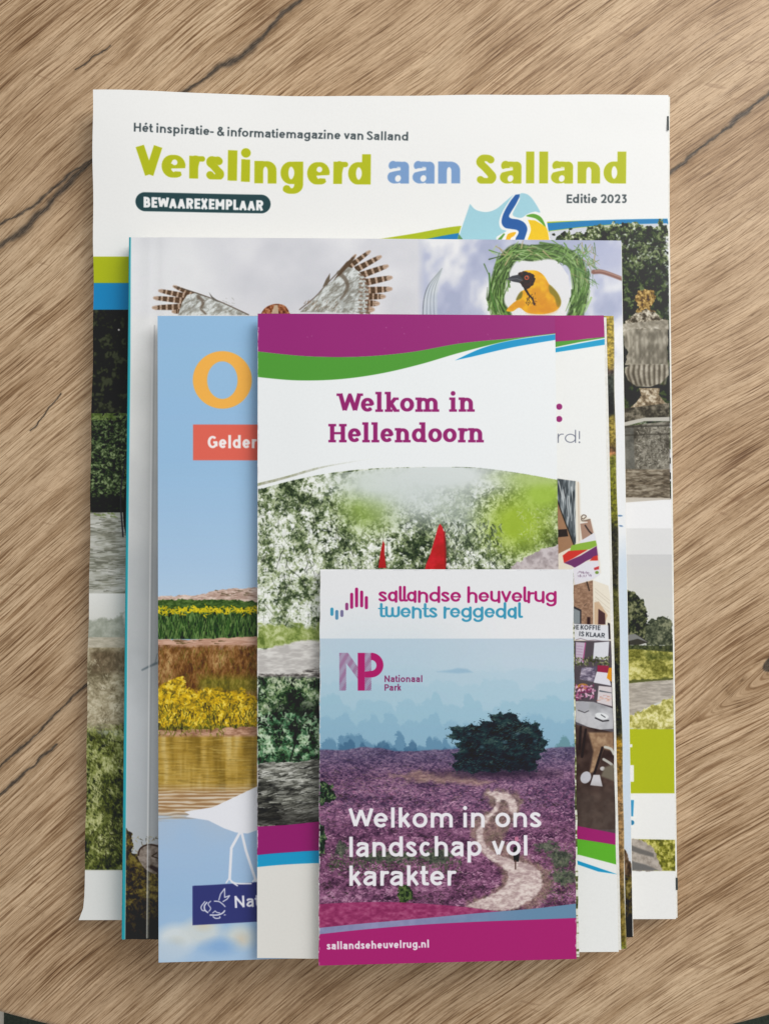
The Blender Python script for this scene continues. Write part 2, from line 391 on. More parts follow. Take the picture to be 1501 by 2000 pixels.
GREY = (72, 82, 86)
def print_magazine():
    A = Art('print_region_magazine', (184, 183), (1303, 186), (1319, 1795), (163, 1797), 1.0, (238, 238, 236))
    # title block
    text(A, 'Hét inspiratie- & informatiemagazine van Salland', 264, 264, 795, 276, 12.2, 3.3, GREY, gap=.30)
    lime = (181, 188, 28)
    hv = dict(cap=1.36, asc=1.36, dot=.55, doty=1.30, ht=.62, bar=.9)
    for ch, xa, xb, yb in (('V', 266, 318, 352), ('e', 316, 362, 352), ('r', 369, 397, 353), ('s', 402, 436, 354), ('l', 443, 461, 356), ('i', 469, 486, 358), ('n', 495, 538, 361), ('g', 546, 590, 362), ('e', 598, 642, 363), ('r', 649, 675, 362), ('d', 678, 722, 363)):
        A.clip = (lambda X, Y, yb=yb: sstep(yb + .9, yb - .3, Y)) if ch != 'g' else None
        text(A, ch, xa, yb, xb, yb + .4, 44, 17, lime, **hv)
        bg_, wd = (238, 238, 236), xb - xa
        if ch == 'e':
            A.ell(xa + wd * .55, yb - 29.5, 5.4, 5.6, bg_); A.poly([(xa + wd * .42, yb - 17.5), (xb + 3, yb - 19), (xb + 3, yb - 11), (xa + wd * .55, yb - 12)], bg_)
            A.poly([(xa + wd * .3, yb - 22.5), (xb - .5, yb - 23.5), (xb - .5, yb - 18.6), (xa + wd * .3, yb - 17.4)], lime)
        if ch in 'dg': A.ell(xa + wd * .47, yb - 21.5, 5.2, 12.5, bg_)
    A.clip = lambda X, Y: sstep(362, 360.8, Y)
    def title(ch, xa, xb, col, **k):
        text(A, ch, xa, 361, xb, 361, 43, 17, col, **k)
        wd = xb - xa; bg_ = (238, 238, 236)
        if ch == 'a':
            A.poly([(xa + 6, 336), (xb - 17, 334), (xb - 17, 352), (xa + 12, 356)], col); A.poly([(xa - 1, 334.5), (xa + 12, 331), (xb - 16.5, 330.5), (xb - 16.5, 335), (xa + 14, 337), (xa - 1, 341)], bg_)
            A.ell(xa + wd * .49, 351.3, 5.6, 6.6, bg_, ang=20)
        if ch == 'd': A.ell(xa + wd * .47, 339.5, 5.2, 12.5, bg_)
    for ch, xa, xb in (('a', 755, 797), ('a', 804, 847), ('n', 854, 897)): title(ch, xa, xb, (124, 158, 203), **hv)
    text(A, 'S', 930, 363, 968, 362, 43, 16, lime, cap=1.34, ht=.8)
    for ch, xa, xb in (('a', 975, 1017), ('l', 1026, 1042), ('l', 1052, 1069), ('a', 1075, 1118), ('n', 1127, 1171), ('d', 1178, 1222)): title(ch, xa, xb, lime, cap=1.4, asc=1.46, dot=.5, ht=.62, bar=.9)
    A.clip = None
    A.stroke([(283, 400), (508, 402)], 37, (46, 72, 76))
    text(A, 'BEWAAREXEMPLAAR', 280, 411, 512, 415, 15, 5.4, (240, 240, 240), gap=.20, cap=1.36, dot=.5)
    text(A, 'Editie 2023', 1106, 400, 1224, 400, 12.2, 3.5, GREY, gap=.30)
    # left bands
    A.area(150, 508, 330, 561, (176, 186, 26)); A.area(150, 560, 330, 613, (28, 135, 190))
    # rising bands over the photo
    A.poly(spline([(700, 478), (800, 462), (893, 446), (1000, 441), (1100, 436), (1304, 432)]) + [(1304, 470), (700, 480)], (172, 186, 40))
    A.poly(spline([(830, 472), (893, 460), (1000, 446), (1110, 437), (1200, 433), (1304, 431)]) + [(1306, 442), (1200, 442), (1130, 448), (1074, 455), (960, 470), (830, 480)], (20, 125, 182))
    # right photo: trees
    tree = [(0, (16, 21, 15)), (.38, (34, 44, 27)), (.55, (62, 77, 45)), (.7, (98, 112, 70)), (.84, (142, 152, 110)), (.98, (214, 217, 204))]
    def top(X): return 456 - (X - 1074) * .09 + 3
    A.poly([(1074, 456), (1130, 449), (1200, 443), (1304, 440), (1312, 991), (1090, 991), (1040, 480)], (206, 208, 216))
    A.poly([(1080, 470), (1110, 456), (1200, 443), (1304, 440), (1312, 991), (1090, 991), (1070, 500)], leafy(tree, 9, 5, 4, big=70, bigw=.34), rough=(9, 10))
    A.dabs(2200, inrect(1190, 458, 1306, 760), (2, 6), (1.6, 3.4), (0, 180), [(18, 23, 16), (28, 36, 22), (48, 60, 34), (78, 92, 54), (112, 124, 82), (150, 160, 120)], 7, .75, soft=.9, tone=field(1080, 440, 1320, 780, 24, 405, con=1.4))
    A.dabs(70, inrect(1190, 452, 1304, 560), (2, 5), (2, 3.6), (0, 180), [(206, 210, 200), (186, 194, 176)], 9, .8, soft=.9)
    A.area(1200, 540, 1310, 700, leafy([(0, (14, 19, 14)), (.55, (28, 38, 24)), (.75, (58, 72, 40)), (1, (110, 125, 80))], 11, 8), a=.85, soft=20)
    st_ = [(0, (104, 97, 84)), (.35, (132, 125, 110)), (.6, (154, 146, 130)), (.85, (182, 175, 160)), (1, (206, 200, 186))]
    stone = leafy(st_, 12, 12, 3, big=30)
    A.poly(zt([(590, 150), (960, 130), (960, 860), (590, 860)], 1050, 600, 3.637), leafy([(0, (20, 24, 17)), (.6, (36, 44, 28)), (1, (66, 78, 46))], 12, 11), soft=6)
    u = lambda pts: zt(pts, 1050, 600, 3.637)
    # urn on a pedestal
    A.poly(zt([(1230, 745), (1245, 705), (1290, 690), (1345, 698), (1367, 730), (1355, 780), (1330, 815), (1370, 850), (1230, 850), (1255, 815), (1235, 780)], 880, 370, 3.411), leafy([(0, (70, 50, 22)), (.5, (150, 118, 60)), (1, (212, 180, 116))], 6, 30), rough=(2, 6))
    A.poly(u([(600, 170), (640, 110), (700, 70), (780, 40), (880, 100), (925, 125), (930, 190), (920, 205), (600, 205)]), leafy([(0, (60, 52, 40)), (.5, (150, 140, 122)), (1, (215, 208, 190))], 7, 31), rough=(2, 6))
    A.poly(u([(600, 150), (740, 135), (930, 120), (932, 190), (760, 180), (600, 205)]), stone)
    A.poly(u([(608, 205), (690, 185), (925, 190), (925, 440), (620, 450), (640, 360), (612, 300)]), leafy([(0, (112, 106, 92)), (.5, (142, 135, 120)), (1, (176, 169, 153))], 14, 13, sy=26), rough=(1.5, 8))
    for k in range(9):
        x = 660 + k * 32
        A.stroke(u([(x, 215), (x + 4, 430)]), 2.4, (86, 80, 68), a=.4, soft=2)
    A.poly(u([(622, 460), (700, 440), (930, 440), (932, 520), (880, 575), (800, 605), (700, 600), (640, 555), (618, 500)]), stone, sm=False)
    for k in range(8):
        x = 650 + k * 36
        A.stroke(spline(u([(x, 450), (x - 6 + k, 510), (x + 22 - k * 4, 590)])), 4, (66, 58, 46), a=.75, soft=1.8)
        A.stroke(spline(u([(x + 15, 455), (x + 10 + k, 510), (x + 32 - k * 4, 580)])), 3, (196, 188, 170), a=.5, soft=1.8)
    A.poly(u([(720, 612), (870, 612), (862, 660), (905, 715), (935, 730), (935, 760), (650, 760), (700, 715), (735, 665)]), leafy([(0, (98, 82, 62)), (.5, (156, 138, 112)), (1, (208, 196, 174))], 8, 14), sm=False)
    A.poly(u([(605, 760), (935, 720), (938, 830), (608, 860)]), leafy([(0, (50, 46, 38)), (.6, (92, 86, 72)), (1, (130, 122, 106))], 9, 15))
    A.poly(u([(605, 860), (760, 825), (938, 820), (938, 850), (760, 850), (605, 890)]), (190, 186, 176))
    A.poly(u([(605, 885), (938, 850), (940, 1400), (612, 1430)]), leafy([(0, (56, 52, 44)), (.5, (104, 99, 88)), (1, (150, 145, 132))], 9, 16, big=40))
    A.poly(u([(605, 900), (680, 895), (690, 1190), (612, 1190)]), (96, 98, 94), a=.5)
    A.dabs(380, inrect(1243, 846, 1308, 925), (2.5, 6), (1.2, 2.4), (0, 180), [(188, 184, 170), (58, 54, 46), (148, 142, 128), (80, 76, 64)], 6, .7)
    for y, c in ((880, (44, 42, 36)), (940, (52, 48, 40)), (1200, (170, 160, 142)), (1235, (60, 52, 42)), (1290, (78, 66, 52)), (1335, (188, 180, 168))):
        A.stroke(u([(610, y + 12), (938, y)]), 3, c, a=.7, soft=1.2)
    A.poly(u([(612, 1195), (940, 1195), (942, 1420), (612, 1430)]), leafy([(0, (78, 66, 52)), (.5, (128, 114, 94)), (1, (176, 164, 144))], 14, 17, sy=4), a=.7)
    A.area(1090, 988, 1330, 1046, (236, 236, 237)); A.area(1090, 1044, 1313, 1095, (221, 221, 221))
    A.poly(u([(612, 1395), (945, 1400), (945, 1408), (612, 1432)]), (196, 188, 176))
    # right photo: country road
    A.area(1090, 1095, 1316, 1434, vgrad([(1095, (205, 205, 206)), (1200, (210, 210, 206)), (1300, (206, 206, 200))]))
    v = lambda pts: zt(pts, 1050, 1100, 4.0)
    dk = [(0, (28, 33, 24)), (.45, (48, 54, 38)), (.7, (84, 88, 62)), (1, (132, 134, 100))]
    A.poly(v([(640, 250), (690, 245), (740, 270), (790, 310), (830, 350), (858, 420), (850, 480), (860, 560), (860, 680), (640, 690)]), leafy(dk, 7, 20), rough=(3.5, 7))
    A.poly(v([(850, 520), (890, 480), (960, 470), (1010, 465), (1050, 510), (1056, 690), (840, 690)]), leafy([(0, (52, 58, 46)), (.5, (84, 90, 70)), (1, (136, 138, 110))], 7, 21), rough=(3, 7))
    A.poly(v([(600, 620), (740, 600), (790, 610), (865, 662), (800, 680), (600, 690)]), (60, 58, 52)); A.poly(v([(600, 615), (760, 598), (862, 664), (780, 635), (700, 655), (600, 660)]), (128, 128, 126))
    A.poly(v([(600, 685), (1060, 690), (1060, 740), (600, 735)]), leafy([(0, (44, 50, 34)), (1, (92, 98, 62))], 5, 22))
    gr = leafy([(0, (92, 92, 38)), (.35, (138, 136, 64)), (.6, (186, 180, 98)), (1, (220, 214, 150))], 7, 23, sy=5, big=30)
    A.poly(v([(600, 725), (760, 715), (1060, 740), (1062, 945), (900, 960), (600, 985)]), gr)
    A.poly(v([(820, 740), (940, 735), (1050, 750), (1050, 790), (960, 800), (850, 800)]), leafy([(0, (62, 70, 28)), (1, (128, 130, 66))], 5, 24), a=.8, soft=3, rough=(4, 8))
    A.poly(v([(600, 965), (900, 945), (1062, 935), (1062, 955), (900, 965), (600, 1000)]), (92, 96, 52), rough=(1.5, 6))
    A.poly(v([(600, 990), (900, 962), (1062, 952), (1066, 1090), (900, 1140), (740, 1225), (600, 1225)]), leafy([(0, (158, 150, 140)), (1, (196, 188, 176))], 20, 25, sy=4))
    A.poly(v([(600, 1330), (735, 1220), (900, 1145), (1066, 1085), (1068, 1336), (600, 1336)]), leafy([(0, (150, 146, 72)), (.5, (200, 194, 116)), (1, (232, 226, 172))], 8, 26), rough=(3, 8))
    A.area(1100, 1433, 1319, 1556, (177, 186, 36))
    A.area(1200, 1462, 1234, 1468, (236, 236, 236)); A.area(1200, 1502, 1237, 1534, (236, 236, 236)); A.area(1200, 1540, 1229, 1556, (236, 236, 236))
    A.poly([(1230, 1569), (1237, 1569), (1235.5, 1600), (1231, 1600)], (58, 150, 198)); A.ell(1233, 1612, 4.6, 4.6, (50, 128, 170))
    w7 = lambda pts: zt(pts, 1050, 1550, 5.003)
    A.poly(w7([(700, 462), (1345, 475), (1352, 770), (700, 765)]), leafy([(0, (92, 92, 32)), (.5, (152, 150, 62)), (1, (214, 206, 124))], 7, 27, ang=20))
    A.poly(w7([(700, 462), (1020, 470), (1130, 560), (1160, 640), (1220, 770), (700, 765)]), leafy([(0, (150, 140, 130)), (1, (186, 176, 166))], 8, 28), rough=(2, 8))
    A.poly(w7([(800, 480), (1000, 560), (1130, 600), (1130, 640), (1000, 610), (800, 540)]), (112, 108, 104), soft=1.5)
    A.poly(w7([(800, 650), (1050, 710), (1180, 765), (800, 765)]), (112, 110, 108), soft=1.5)
    HT = field(150, 820, 270, 1720, 26, 406, con=1.5)
    # left photo: hedge behind, clipped hedge, water and reeds
    A.area(140, 613, 420, 820, leafy([(0, (24, 24, 20)), (.6, (38, 38, 31)), (.85, (50, 53, 42)), (1, (64, 68, 52))], 14, 40))
    A.ell(230, 653, 2, 2, (205, 200, 198))
    A.area(140, 818, 420, 1014, leafy([(0, (20, 24, 15)), (.45, (34, 42, 26)), (.62, (56, 70, 44)), (.8, (92, 108, 72)), (1, (140, 155, 112))], 6, 41, sy=5, big=50, bigw=.25))
    A.area(140, 818, 420, 832, leafy([(0, (66, 84, 38)), (1, (130, 148, 84))], 5, 42), mask=lambda X, Y: (fbm(X, Y, 6, seed=4) > .3) * .8)
    A.dabs(900, inrect(168, 830, 252, 1005), (2, 5), (1.2, 2.6), (0, 180), [(22, 28, 18), (38, 48, 30), (58, 74, 46), (88, 106, 70), (132, 148, 106)], 47, .7, tone=lambda x, y: HT(x, y) * .85)
    A.area(140, 980, 420, 1014, (24, 26, 20), a=.7, soft=6)
    A.area(140, 1013, 420, 1171, leafy([(0, (128, 128, 114)), (.4, (168, 168, 156)), (1, (192, 192, 184))], 30, 43, sy=10))
    A.dabs(170, inrect(172, 1018, 250, 1168), (10, 34), (.9, 2.2), (-14, 12), [(92, 92, 80), (112, 112, 98), (140, 138, 124), (205, 203, 196)], 44, .75)
    A.dabs(14, inrect(182, 1014, 225, 1030), (5, 10), (2, 4), (0, 20), [(112, 128, 70)], 45, .7)
    A.stroke(spline([(247, 900), (238, 940), (234, 990), (239, 1060)]), 3, (52, 52, 58)); A.ell(255, 1010, 16, 62, (38, 36, 38))
    A.area(140, 1171, 420, 1260, vgrad([(1171, (226, 226, 222)), (1215, (216, 216, 210)), (1245, (196, 197, 188)), (1262, (186, 184, 170))]))
    A.poly([(140, 1232), (178, 1222), (195, 1216), (215, 1222), (240, 1210), (250, 1262), (140, 1262)], leafy([(0, (150, 154, 140)), (1, (178, 181, 168))], 12, 46), soft=3, rough=(4, 9))
    A.area(140, 1256, 420, 1285, leafy([(0, (172, 165, 146)), (1, (198, 190, 172))], 12, 47, sy=3))
    A.area(140, 1276, 420, 1436, leafy([(0, (98, 88, 66)), (.4, (142, 131, 104)), (.7, (176, 164, 136)), (1, (206, 196, 170))], 10, 48, sy=7, big=34))
    A.area(176, 1282, 250, 1325, leafy([(0, (88, 74, 56)), (1, (134, 116, 92))], 6, 49, sy=10), a=.8, soft=6)
    A.area(140, 1420, 420, 1703, leafy([(0, (38, 42, 20)), (.35, (68, 76, 36)), (.55, (104, 112, 58)), (.75, (150, 156, 92)), (1, (196, 198, 146))], 8, 50, big=50, bigw=.4), mask=lambda X, Y: sstep(1415, 1450, Y + 22 * (fbm(X, Y, 14, seed=9) - .5)))
    A.dabs(2000, inrect(160, 1425, 252, 1700), (4, 10), (1, 2.6), (10, 120), [(32, 34, 16), (58, 60, 28), (88, 94, 44), (122, 130, 66), (160, 164, 98), (200, 200, 148)], 51, .7, tone=HT)
    A.dabs(500, inrect(160, 1300, 252, 1430), (2, 6), (1, 2.2), (20, 160), [(92, 82, 60), (134, 124, 96), (170, 160, 130), (204, 195, 168)], 52, .6, tone=HT)
    A.area(140, 1702, 420, 1800, (226, 227, 224)); A.area(140, 1702, 420, 1704, (210, 210, 204))
    # map emblem
    z = lambda pts: zt(pts, 880, 370, 3.411)
    A.poly(z([(30, 400), (45, 330), (118, 88), (132, 100), (170, 138), (230, 150), (290, 132), (350, 85), (410, 38), (460, 28), (520, 32), (560, 80), (600, 150), (640, 230), (668, 400)]), (238, 238, 236))
    lb = (160, 206, 218)
    A.poly(z([(125, 108)] + spline([(125, 108), (165, 148), (235, 163), (300, 142), (360, 92), (415, 45)]) + spline([(405, 60), (360, 130), (330, 190), (320, 240), (335, 278), (368, 292), (330, 315), (300, 340), (300, 400), (60, 400), (62, 295)])), lb)
    A.poly(z(spline([(462, 38), (505, 42), (540, 72), (575, 125), (594, 166), (560, 160), (510, 176), (470, 202), (425, 195), (410, 176), (430, 130), (456, 80)], 6, True)), lb)
    A.poly(z([(50, 312), (75, 345), (75, 400), (30, 400)]), (92, 142, 92))
    A.poly(z([(428, 46), (456, 42)] + spline([(456, 60), (430, 112), (398, 165), (386, 192), (402, 207), (450, 215), (490, 237), (508, 275), (500, 315), (470, 400)]) + [(420, 400)] + spline([(432, 338), (450, 305), (440, 286), (400, 278), (360, 270), (338, 242), (340, 200), (362, 145), (398, 84)])), (42, 92, 162))
    A.poly(z(spline([(500, 190), (545, 175), (590, 190), (615, 220), (632, 268), (600, 236), (560, 206)], 5, True)), (98, 160, 52))
    A.poly(z([(512, 216)] + spline([(560, 220), (610, 250), (642, 284), (660, 400)]) + [(512, 400)] + spline([(512, 345), (532, 290), (526, 250)])), (236, 196, 20))
    A.poly(z(spline([(360, 400), (370, 330), (388, 308), (432, 300), (420, 325), (395, 345), (390, 400)], 5, True)), (236, 180, 40))
    A.poly(z([(310, 350), (350, 308), (360, 312), (330, 360)]), (96, 150, 60))
    return A

def feather(A, p0, p1, w, ca, cb, nb, ph=0):
    n = nb * 2; w = w * 1.3; ts = [0.0]
    for k in range(n): ts.append(ts[-1] + (1.35 if (k + ph) % 2 == 0 else .65) / n)
    for k in range(n):
        t0, t1 = ts[k], ts[k + 1]
        q0 = (p0[0] + (p1[0] - p0[0]) * t0, p0[1] + (p1[1] - p0[1]) * t0); q1 = (p0[0] + (p1[0] - p0[0]) * t1, p0[1] + (p1[1] - p0[1]) * t1)
        A.stroke([q0, q1], w * (1 - .35 * t0), ca if (k + ph) % 2 == 0 else cb, w2=w * (1 - .35 * t1 - .35 * max(0, t1 - .75) * 4 * .5), soft=.9, butt=k < n - 1)
    A.stroke([p0, p1], .9, (120, 96, 70), a=.7)

def print_nature_magazine():
    A = Art('print_nature_magazine', (255, 463), (1212, 470), (1235, 1831), (239, 1835), 1.0, (222, 222, 226))
    A.area(200, 440, 1260, 1900, lambda X, Y: ramp(fbm(X, Y, 190, seed=61, octs=4) * .6 + fbm(X, Y, 60, seed=62) * .4, [(0, (204, 205, 211)), (.5, (216, 216, 221)), (1, (232, 232, 234))]))
    A.area(200, 440, 420, 640, (232, 233, 234), a=.7, soft=60)
    A.area(822, 440, 1260, 700, lambda X, Y: ramp(fbm(X, Y, 75, 95, seed=63, octs=4), [(.15, (170, 176, 202)), (.45, (188, 193, 214)), (.62, (212, 214, 224)), (.85, (234, 234, 236))]), soft=8)
    A.area(1130, 466, 1230, 540, (176, 181, 207), a=.85, soft=24)
    A.area(1180, 700, 1260, 1110, (232, 234, 236), soft=30); A.area(1190, 1080, 1260, 1680, (206, 219, 232), soft=30)
    A.poly([(1190, 1655), (1221, 1664), (1240, 1710), (1240, 1850), (1190, 1850)], leafy([(0, (58, 46, 34)), (.5, (102, 80, 60)), (1, (150, 124, 98))], 9, 64, sy=24), rough=(2, 8))
    A.ell(1210, 1017, 5, 1.6, (92, 130, 170)); A.ell(1212, 1037, 4, 1.5, (110, 140, 180), ang=10)
    # silvery left strip with the hinge crease
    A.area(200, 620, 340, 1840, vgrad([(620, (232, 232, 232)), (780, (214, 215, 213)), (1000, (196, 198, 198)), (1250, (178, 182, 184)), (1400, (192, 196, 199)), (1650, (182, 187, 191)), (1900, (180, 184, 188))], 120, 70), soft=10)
    # owl: right wing
    g = lambda pts: zt(pts, 290, 470, 3.063)
    grey = leafy([(0, (140, 137, 128)), (.4, (176, 177, 171)), (.7, (198, 202, 199)), (1, (218, 221, 219))], 12, 65, sy=5, ang=-40)
    br, cr = (92, 70, 54), (188, 162, 142)
    for p0, p1, w in (((1150, 200), (1238, 90), 20), ((1190, 170), (1322, 68), 26), ((1240, 180), (1386, 100), 30), ((1270, 215), (1426, 158), 32), ((1290, 260), (1449, 228), 34), ((1290, 310), (1447, 298), 36), ((1290, 345), (1408, 345), 34), ((1280, 385), (1372, 388), 36), ((1270, 420), (1340, 425), 40)):
        p0, p1 = g([p0, p1]); feather(A, p0, p1, w / 3.06, (82, 62, 46) if w < 40 else (120, 105, 95), cr, 4)
    A.poly(g([(905, 440), (960, 392), (1010, 340), (1050, 290), (1110, 240), (1150, 185), (1190, 160), (1250, 185), (1290, 225), (1310, 280), (1318, 330), (1300, 445)]), grey)
    for k in range(15):
        a = math.radians(-70 + k * 8.0); cx, cy = g([(1120, 400)])[0]
        A.stroke([(cx + 12 * math.cos(a), cy + 12 * math.sin(a)), (cx + 62 * math.cos(a), cy + 62 * math.sin(a))], .9, (128, 130, 126), a=.6)
    for k in range(10):
        for q in range(2):
            x = 1255 + q * 38 + (k % 2) * 6; y = 205 + k * 26
            if y < 245 and q: x -= 20
            A.poly(g([(x, y), (x + 24, y + 3), (x + 22, y + 15), (x, y + 12)]), (112, 84, 66) if q else (132, 112, 96), rough=(1, 3), a=.85)
    A.stroke(g(spline([(1140, 200), (1178, 240), (1190, 285), (1172, 330), (1150, 360)])), 9, (104, 92, 78), w2=4, soft=1.5, a=.8)
    A.stroke(g(spline([(905, 425), (1000, 345), (1060, 275), (1130, 200), (1190, 130)])), 2.2, (96, 84, 70), a=.8)
    A.poly(g([(1042, 285), (1062, 240), (1086, 202), (1084, 245), (1070, 275)]), (108, 96, 82)); A.poly(g([(1110, 240), (1180, 140), (1238, 90), (1215, 140), (1150, 210)]), (92, 74, 58))
    A.dabs(60, inrect(595, 590, 660, 612), (3, 8), (.8, 1.6), (-70, -20), [(110, 96, 78), (226, 226, 222), (150, 120, 96)], 66, .7)
    # left wing
    for p0, p1, w in (((310, 350), (156, 282), 24), ((240, 345), (70, 308), 28), ((225, 372), (40, 352), 30), ((215, 408), (34, 412), 32), ((215, 435), (150, 437), 26)):
        p0, p1 = g([p0, p1]); feather(A, p0, p1, w / 3.06, (88, 66, 50), cr, 5)
    A.poly(g([(180, 460), (205, 380), (235, 335), (290, 320), (350, 345), (420, 375), (480, 402), (600, 458)]), grey)
    A.stroke(g(spline([(300, 345), (330, 380), (318, 420), (345, 450)])), 7, (106, 92, 78), w2=4, soft=1.5, a=.8)
    A.stroke(g(spline([(160, 285), (250, 310), (350, 345), (450, 385), (600, 456)])), 2.4, (92, 80, 68), a=.85)
    A.poly(g([(366, 320), (385, 345), (432, 380), (395, 372), (378, 350)]), (104, 100, 92))
    A.dabs(70, inrect(355, 585, 460, 615), (3, 7), (.8, 1.8), (0, 60), [(140, 136, 128), (214, 216, 212), (168, 166, 160)], 67, .6)
    A.poly(g(spline([(675, 450), (705, 410), (760, 390), (815, 400), (842, 440), (840, 470), (675, 470)], 5, True)), leafy([(0, (84, 44, 24)), (.5, (142, 82, 50)), (1, (186, 130, 96))], 5, 68))
    A.poly(g([(735, 450), (755, 398), (775, 396), (780, 450)]), (196, 176, 150), a=.9)
    # heron feather
    for k in range(8):
        A.stroke(zt(spline([(88 + k * 13, 600), (96 + k * 11, 480), (130 + k * 8, 380), (220, 265)]), 800, 450, 3.491), 1.0 if k else 1.4, (70, 76, 80) if k % 2 == 0 else (220, 226, 226), a=.8)
    A.poly(zt(spline([(90, 600), (100, 470), (140, 360), (222, 262), (190, 400), (188, 600)], 6), 800, 450, 3.491), (196, 206, 210), a=.45)
    # woven wreath
    h = lambda pts: zt(pts, 800, 450, 3.491)
    A.poly(h([(720, 230), (860, 170), (1000, 200), (1080, 320), (1090, 480), (1060, 600), (640, 600), (630, 440), (670, 300)]), (226, 226, 228))
    A.stroke(h(spline([(1250, 290), (1300, 288), (1360, 305), (1450, 340)])), 9, (136, 96, 84), w2=8, soft=1.2); A.stroke(h(spline([(1260, 283), (1320, 286), (1440, 328)])), 2, (188, 150, 136), a=.7)
    ctr = np.array(spline(h([(640, 600), (592, 520), (590, 430), (610, 330), (650, 225), (720, 150), (830, 160), (930, 145), (1020, 160), (1110, 210), (1150, 290), (1165, 400), (1150, 500), (1125, 600)]), 14))
    def ringpt(rs, sp=12):
        i = rs.randint(len(ctr) - 1); return ctr[i] + rs.normal(0, sp * .55, 2)
    def tang(x, y):
        i = int(np.argmin((ctr[:, 0] - x) ** 2 + (ctr[:, 1] - y) ** 2)); i = min(max(i, 1), len(ctr) - 2); d = ctr[i + 1] - ctr[i - 1]
        return math.degrees(math.atan2(d[1], d[0]))
    A.stroke([tuple(p) for p in ctr], 31, leafy([(0, (40, 58, 26)), (.5, (72, 98, 48)), (1, (118, 146, 82))], 6, 70), soft=2)
    A.dabs(420, lambda rs: ringpt(rs, 13), (18, 52), (1.4, 4.6), lambda x, y: tang(x, y) + 0, [(64, 94, 42), (94, 130, 62), (124, 160, 84), (46, 66, 30), (150, 180, 118), (84, 112, 60)], 71, .9)
    A.dabs(60, lambda rs: (rs.uniform(965, 1160), rs.normal(495, 10)), (12, 28), (1.2, 3.2), (-80, 60), [(94, 134, 62), (130, 166, 92), (60, 86, 40), (158, 186, 130), (176, 160, 120)], 72, .9)
    A.dabs(60, inrect(1125, 480, 1165, 560), (10, 26), (1, 2.6), (20, 100), [(70, 110, 60), (150, 176, 128), (110, 146, 84), (164, 150, 112)], 73, .85)
    A.stroke(h([(505, 235), (545, 330)]), 2.4, (86, 116, 70), w2=1); A.stroke(h([(540, 300), (545, 420), (590, 560)]), 3, (78, 122, 56))
    # weaver bird
    bird = [(770, 288), (810, 279), (868, 284), (915, 320), (950, 380), (1000, 432), (1026, 490), (1022, 528), (985, 565), (900, 585), (800, 575), (745, 540), (700, 565), (655, 560), (700, 510), (728, 486), (752, 430), (790, 405), (760, 340)]
    A.poly(h(spline(bird, 5, True)), leafy([(0, (218, 150, 10)), (.5, (232, 172, 16)), (1, (243, 192, 34))], 24, 74))
    A.poly(h(spline([(950, 380), (1002, 432), (1028, 490), (1020, 532), (1000, 530), (985, 470), (950, 430)], 5, True)), (140, 124, 36), soft=1.5)
    A.poly(h(spline([(740, 445), (765, 425), (760, 470), (722, 488)], 5, True)), (128, 116, 44), soft=1.2)
    A.poly(h(spline([(800, 575), (840, 500), (930, 480), (1010, 530), (950, 580)], 5, True)), (210, 134, 22), a=.6, soft=5)
    A.poly(h(spline([(738, 302), (765, 290), (800, 292), (838, 308), (853, 345), (835, 385), (795, 412), (768, 395), (745, 365), (728, 340)], 5, True)), leafy([(0, (22, 16, 14)), (1, (70, 48, 30))], 5, 75), rough=(1.2, 4))
    A.poly(h([(658, 340), (695, 318), (740, 309), (772, 345), (745, 366), (700, 358)]), (62, 64, 70)); A.stroke(h([(662, 342), (730, 338), (765, 350)]), 1.3, (120, 122, 126), a=.8)
    A.ell(*h([(795, 330)])[0], 4.6, 4.6, (200, 92, 62)); A.ell(*h([(795, 330)])[0], 2.4, 2.4, (24, 14, 12)); A.ell(*h([(798, 326)])[0], .8, .8, (220, 210, 205))
    A.stroke(h(spline([(785, 410), (810, 450), (835, 480), (845, 520)])), 4.5, (40, 28, 14), w2=2); A.dabs(26, inrect(1026, 575, 1046, 600), (2, 6), (1, 2), (20, 120), [(44, 30, 16), (60, 40, 16)], 76, .8)
    # mossy mound, dark foot of the picture
    m = lambda pts: zt(pts, 140, 1480, 3.002)
    A.poly(m([(250, 400), (310, 430), (350, 470), (362, 530), (345, 580), (420, 590), (560, 600), (1500, 640), (3400, 700), (3400, 1100), (200, 1100)]), lambda X, Y: leafy([(0, (26, 20, 8)), (.35, (56, 48, 20)), (.6, (92, 80, 36)), (.85, (136, 122, 62)), (1, (168, 150, 86))], 9, 77, big=40, bigw=.35)(X, Y) * np.interp(Y, [1650, 1740, 1800, 1835], [1.0, .85, .42, .22]).astype(f32)[..., None], rough=(3, 8))
    A.dabs(220, inrect(242, 1640, 312, 1790), (3, 8), (1, 2.2), (0, 180), [(150, 136, 70), (104, 92, 40), (44, 38, 16), (126, 100, 50)], 78, .6)
    A.poly(m(spline([(385, 590), (400, 545), (450, 522), (520, 530), (560, 600), (500, 690), (430, 660)], 5, True)), leafy([(0, (110, 98, 88)), (1, (160, 148, 138))], 10, 79))
    A.stroke(m(spline([(390, 585), (405, 545), (450, 524), (520, 534)])), 3, (58, 44, 34)); A.stroke(m([(500, 570), (470, 590), (505, 600)]), 2.4, (60, 48, 40)); A.poly(m([(440, 650), (520, 695), (520, 660), (470, 640)]), (52, 40, 30), soft=1.5)
    A.stroke(zt([(415, 805), (455, 785), (500, 765)], 140, 1050, 3.002), 3, (112, 124, 130), w2=5, soft=1.4); A.stroke(zt([(490, 765), (505, 710)], 140, 1050, 3.002), 1.5, (120, 130, 134), soft=1)
    # bruised hinge line and teal spine wrap
    A.stroke([(299, 640), (296, 900), (292, 1300), (287, 1832)], 2.2, (236, 237, 236), a=.85, soft=1); A.stroke([(303, 640), (300, 900), (296, 1300), (290, 1832)], 1.6, (140, 144, 146), a=.6, soft=1)
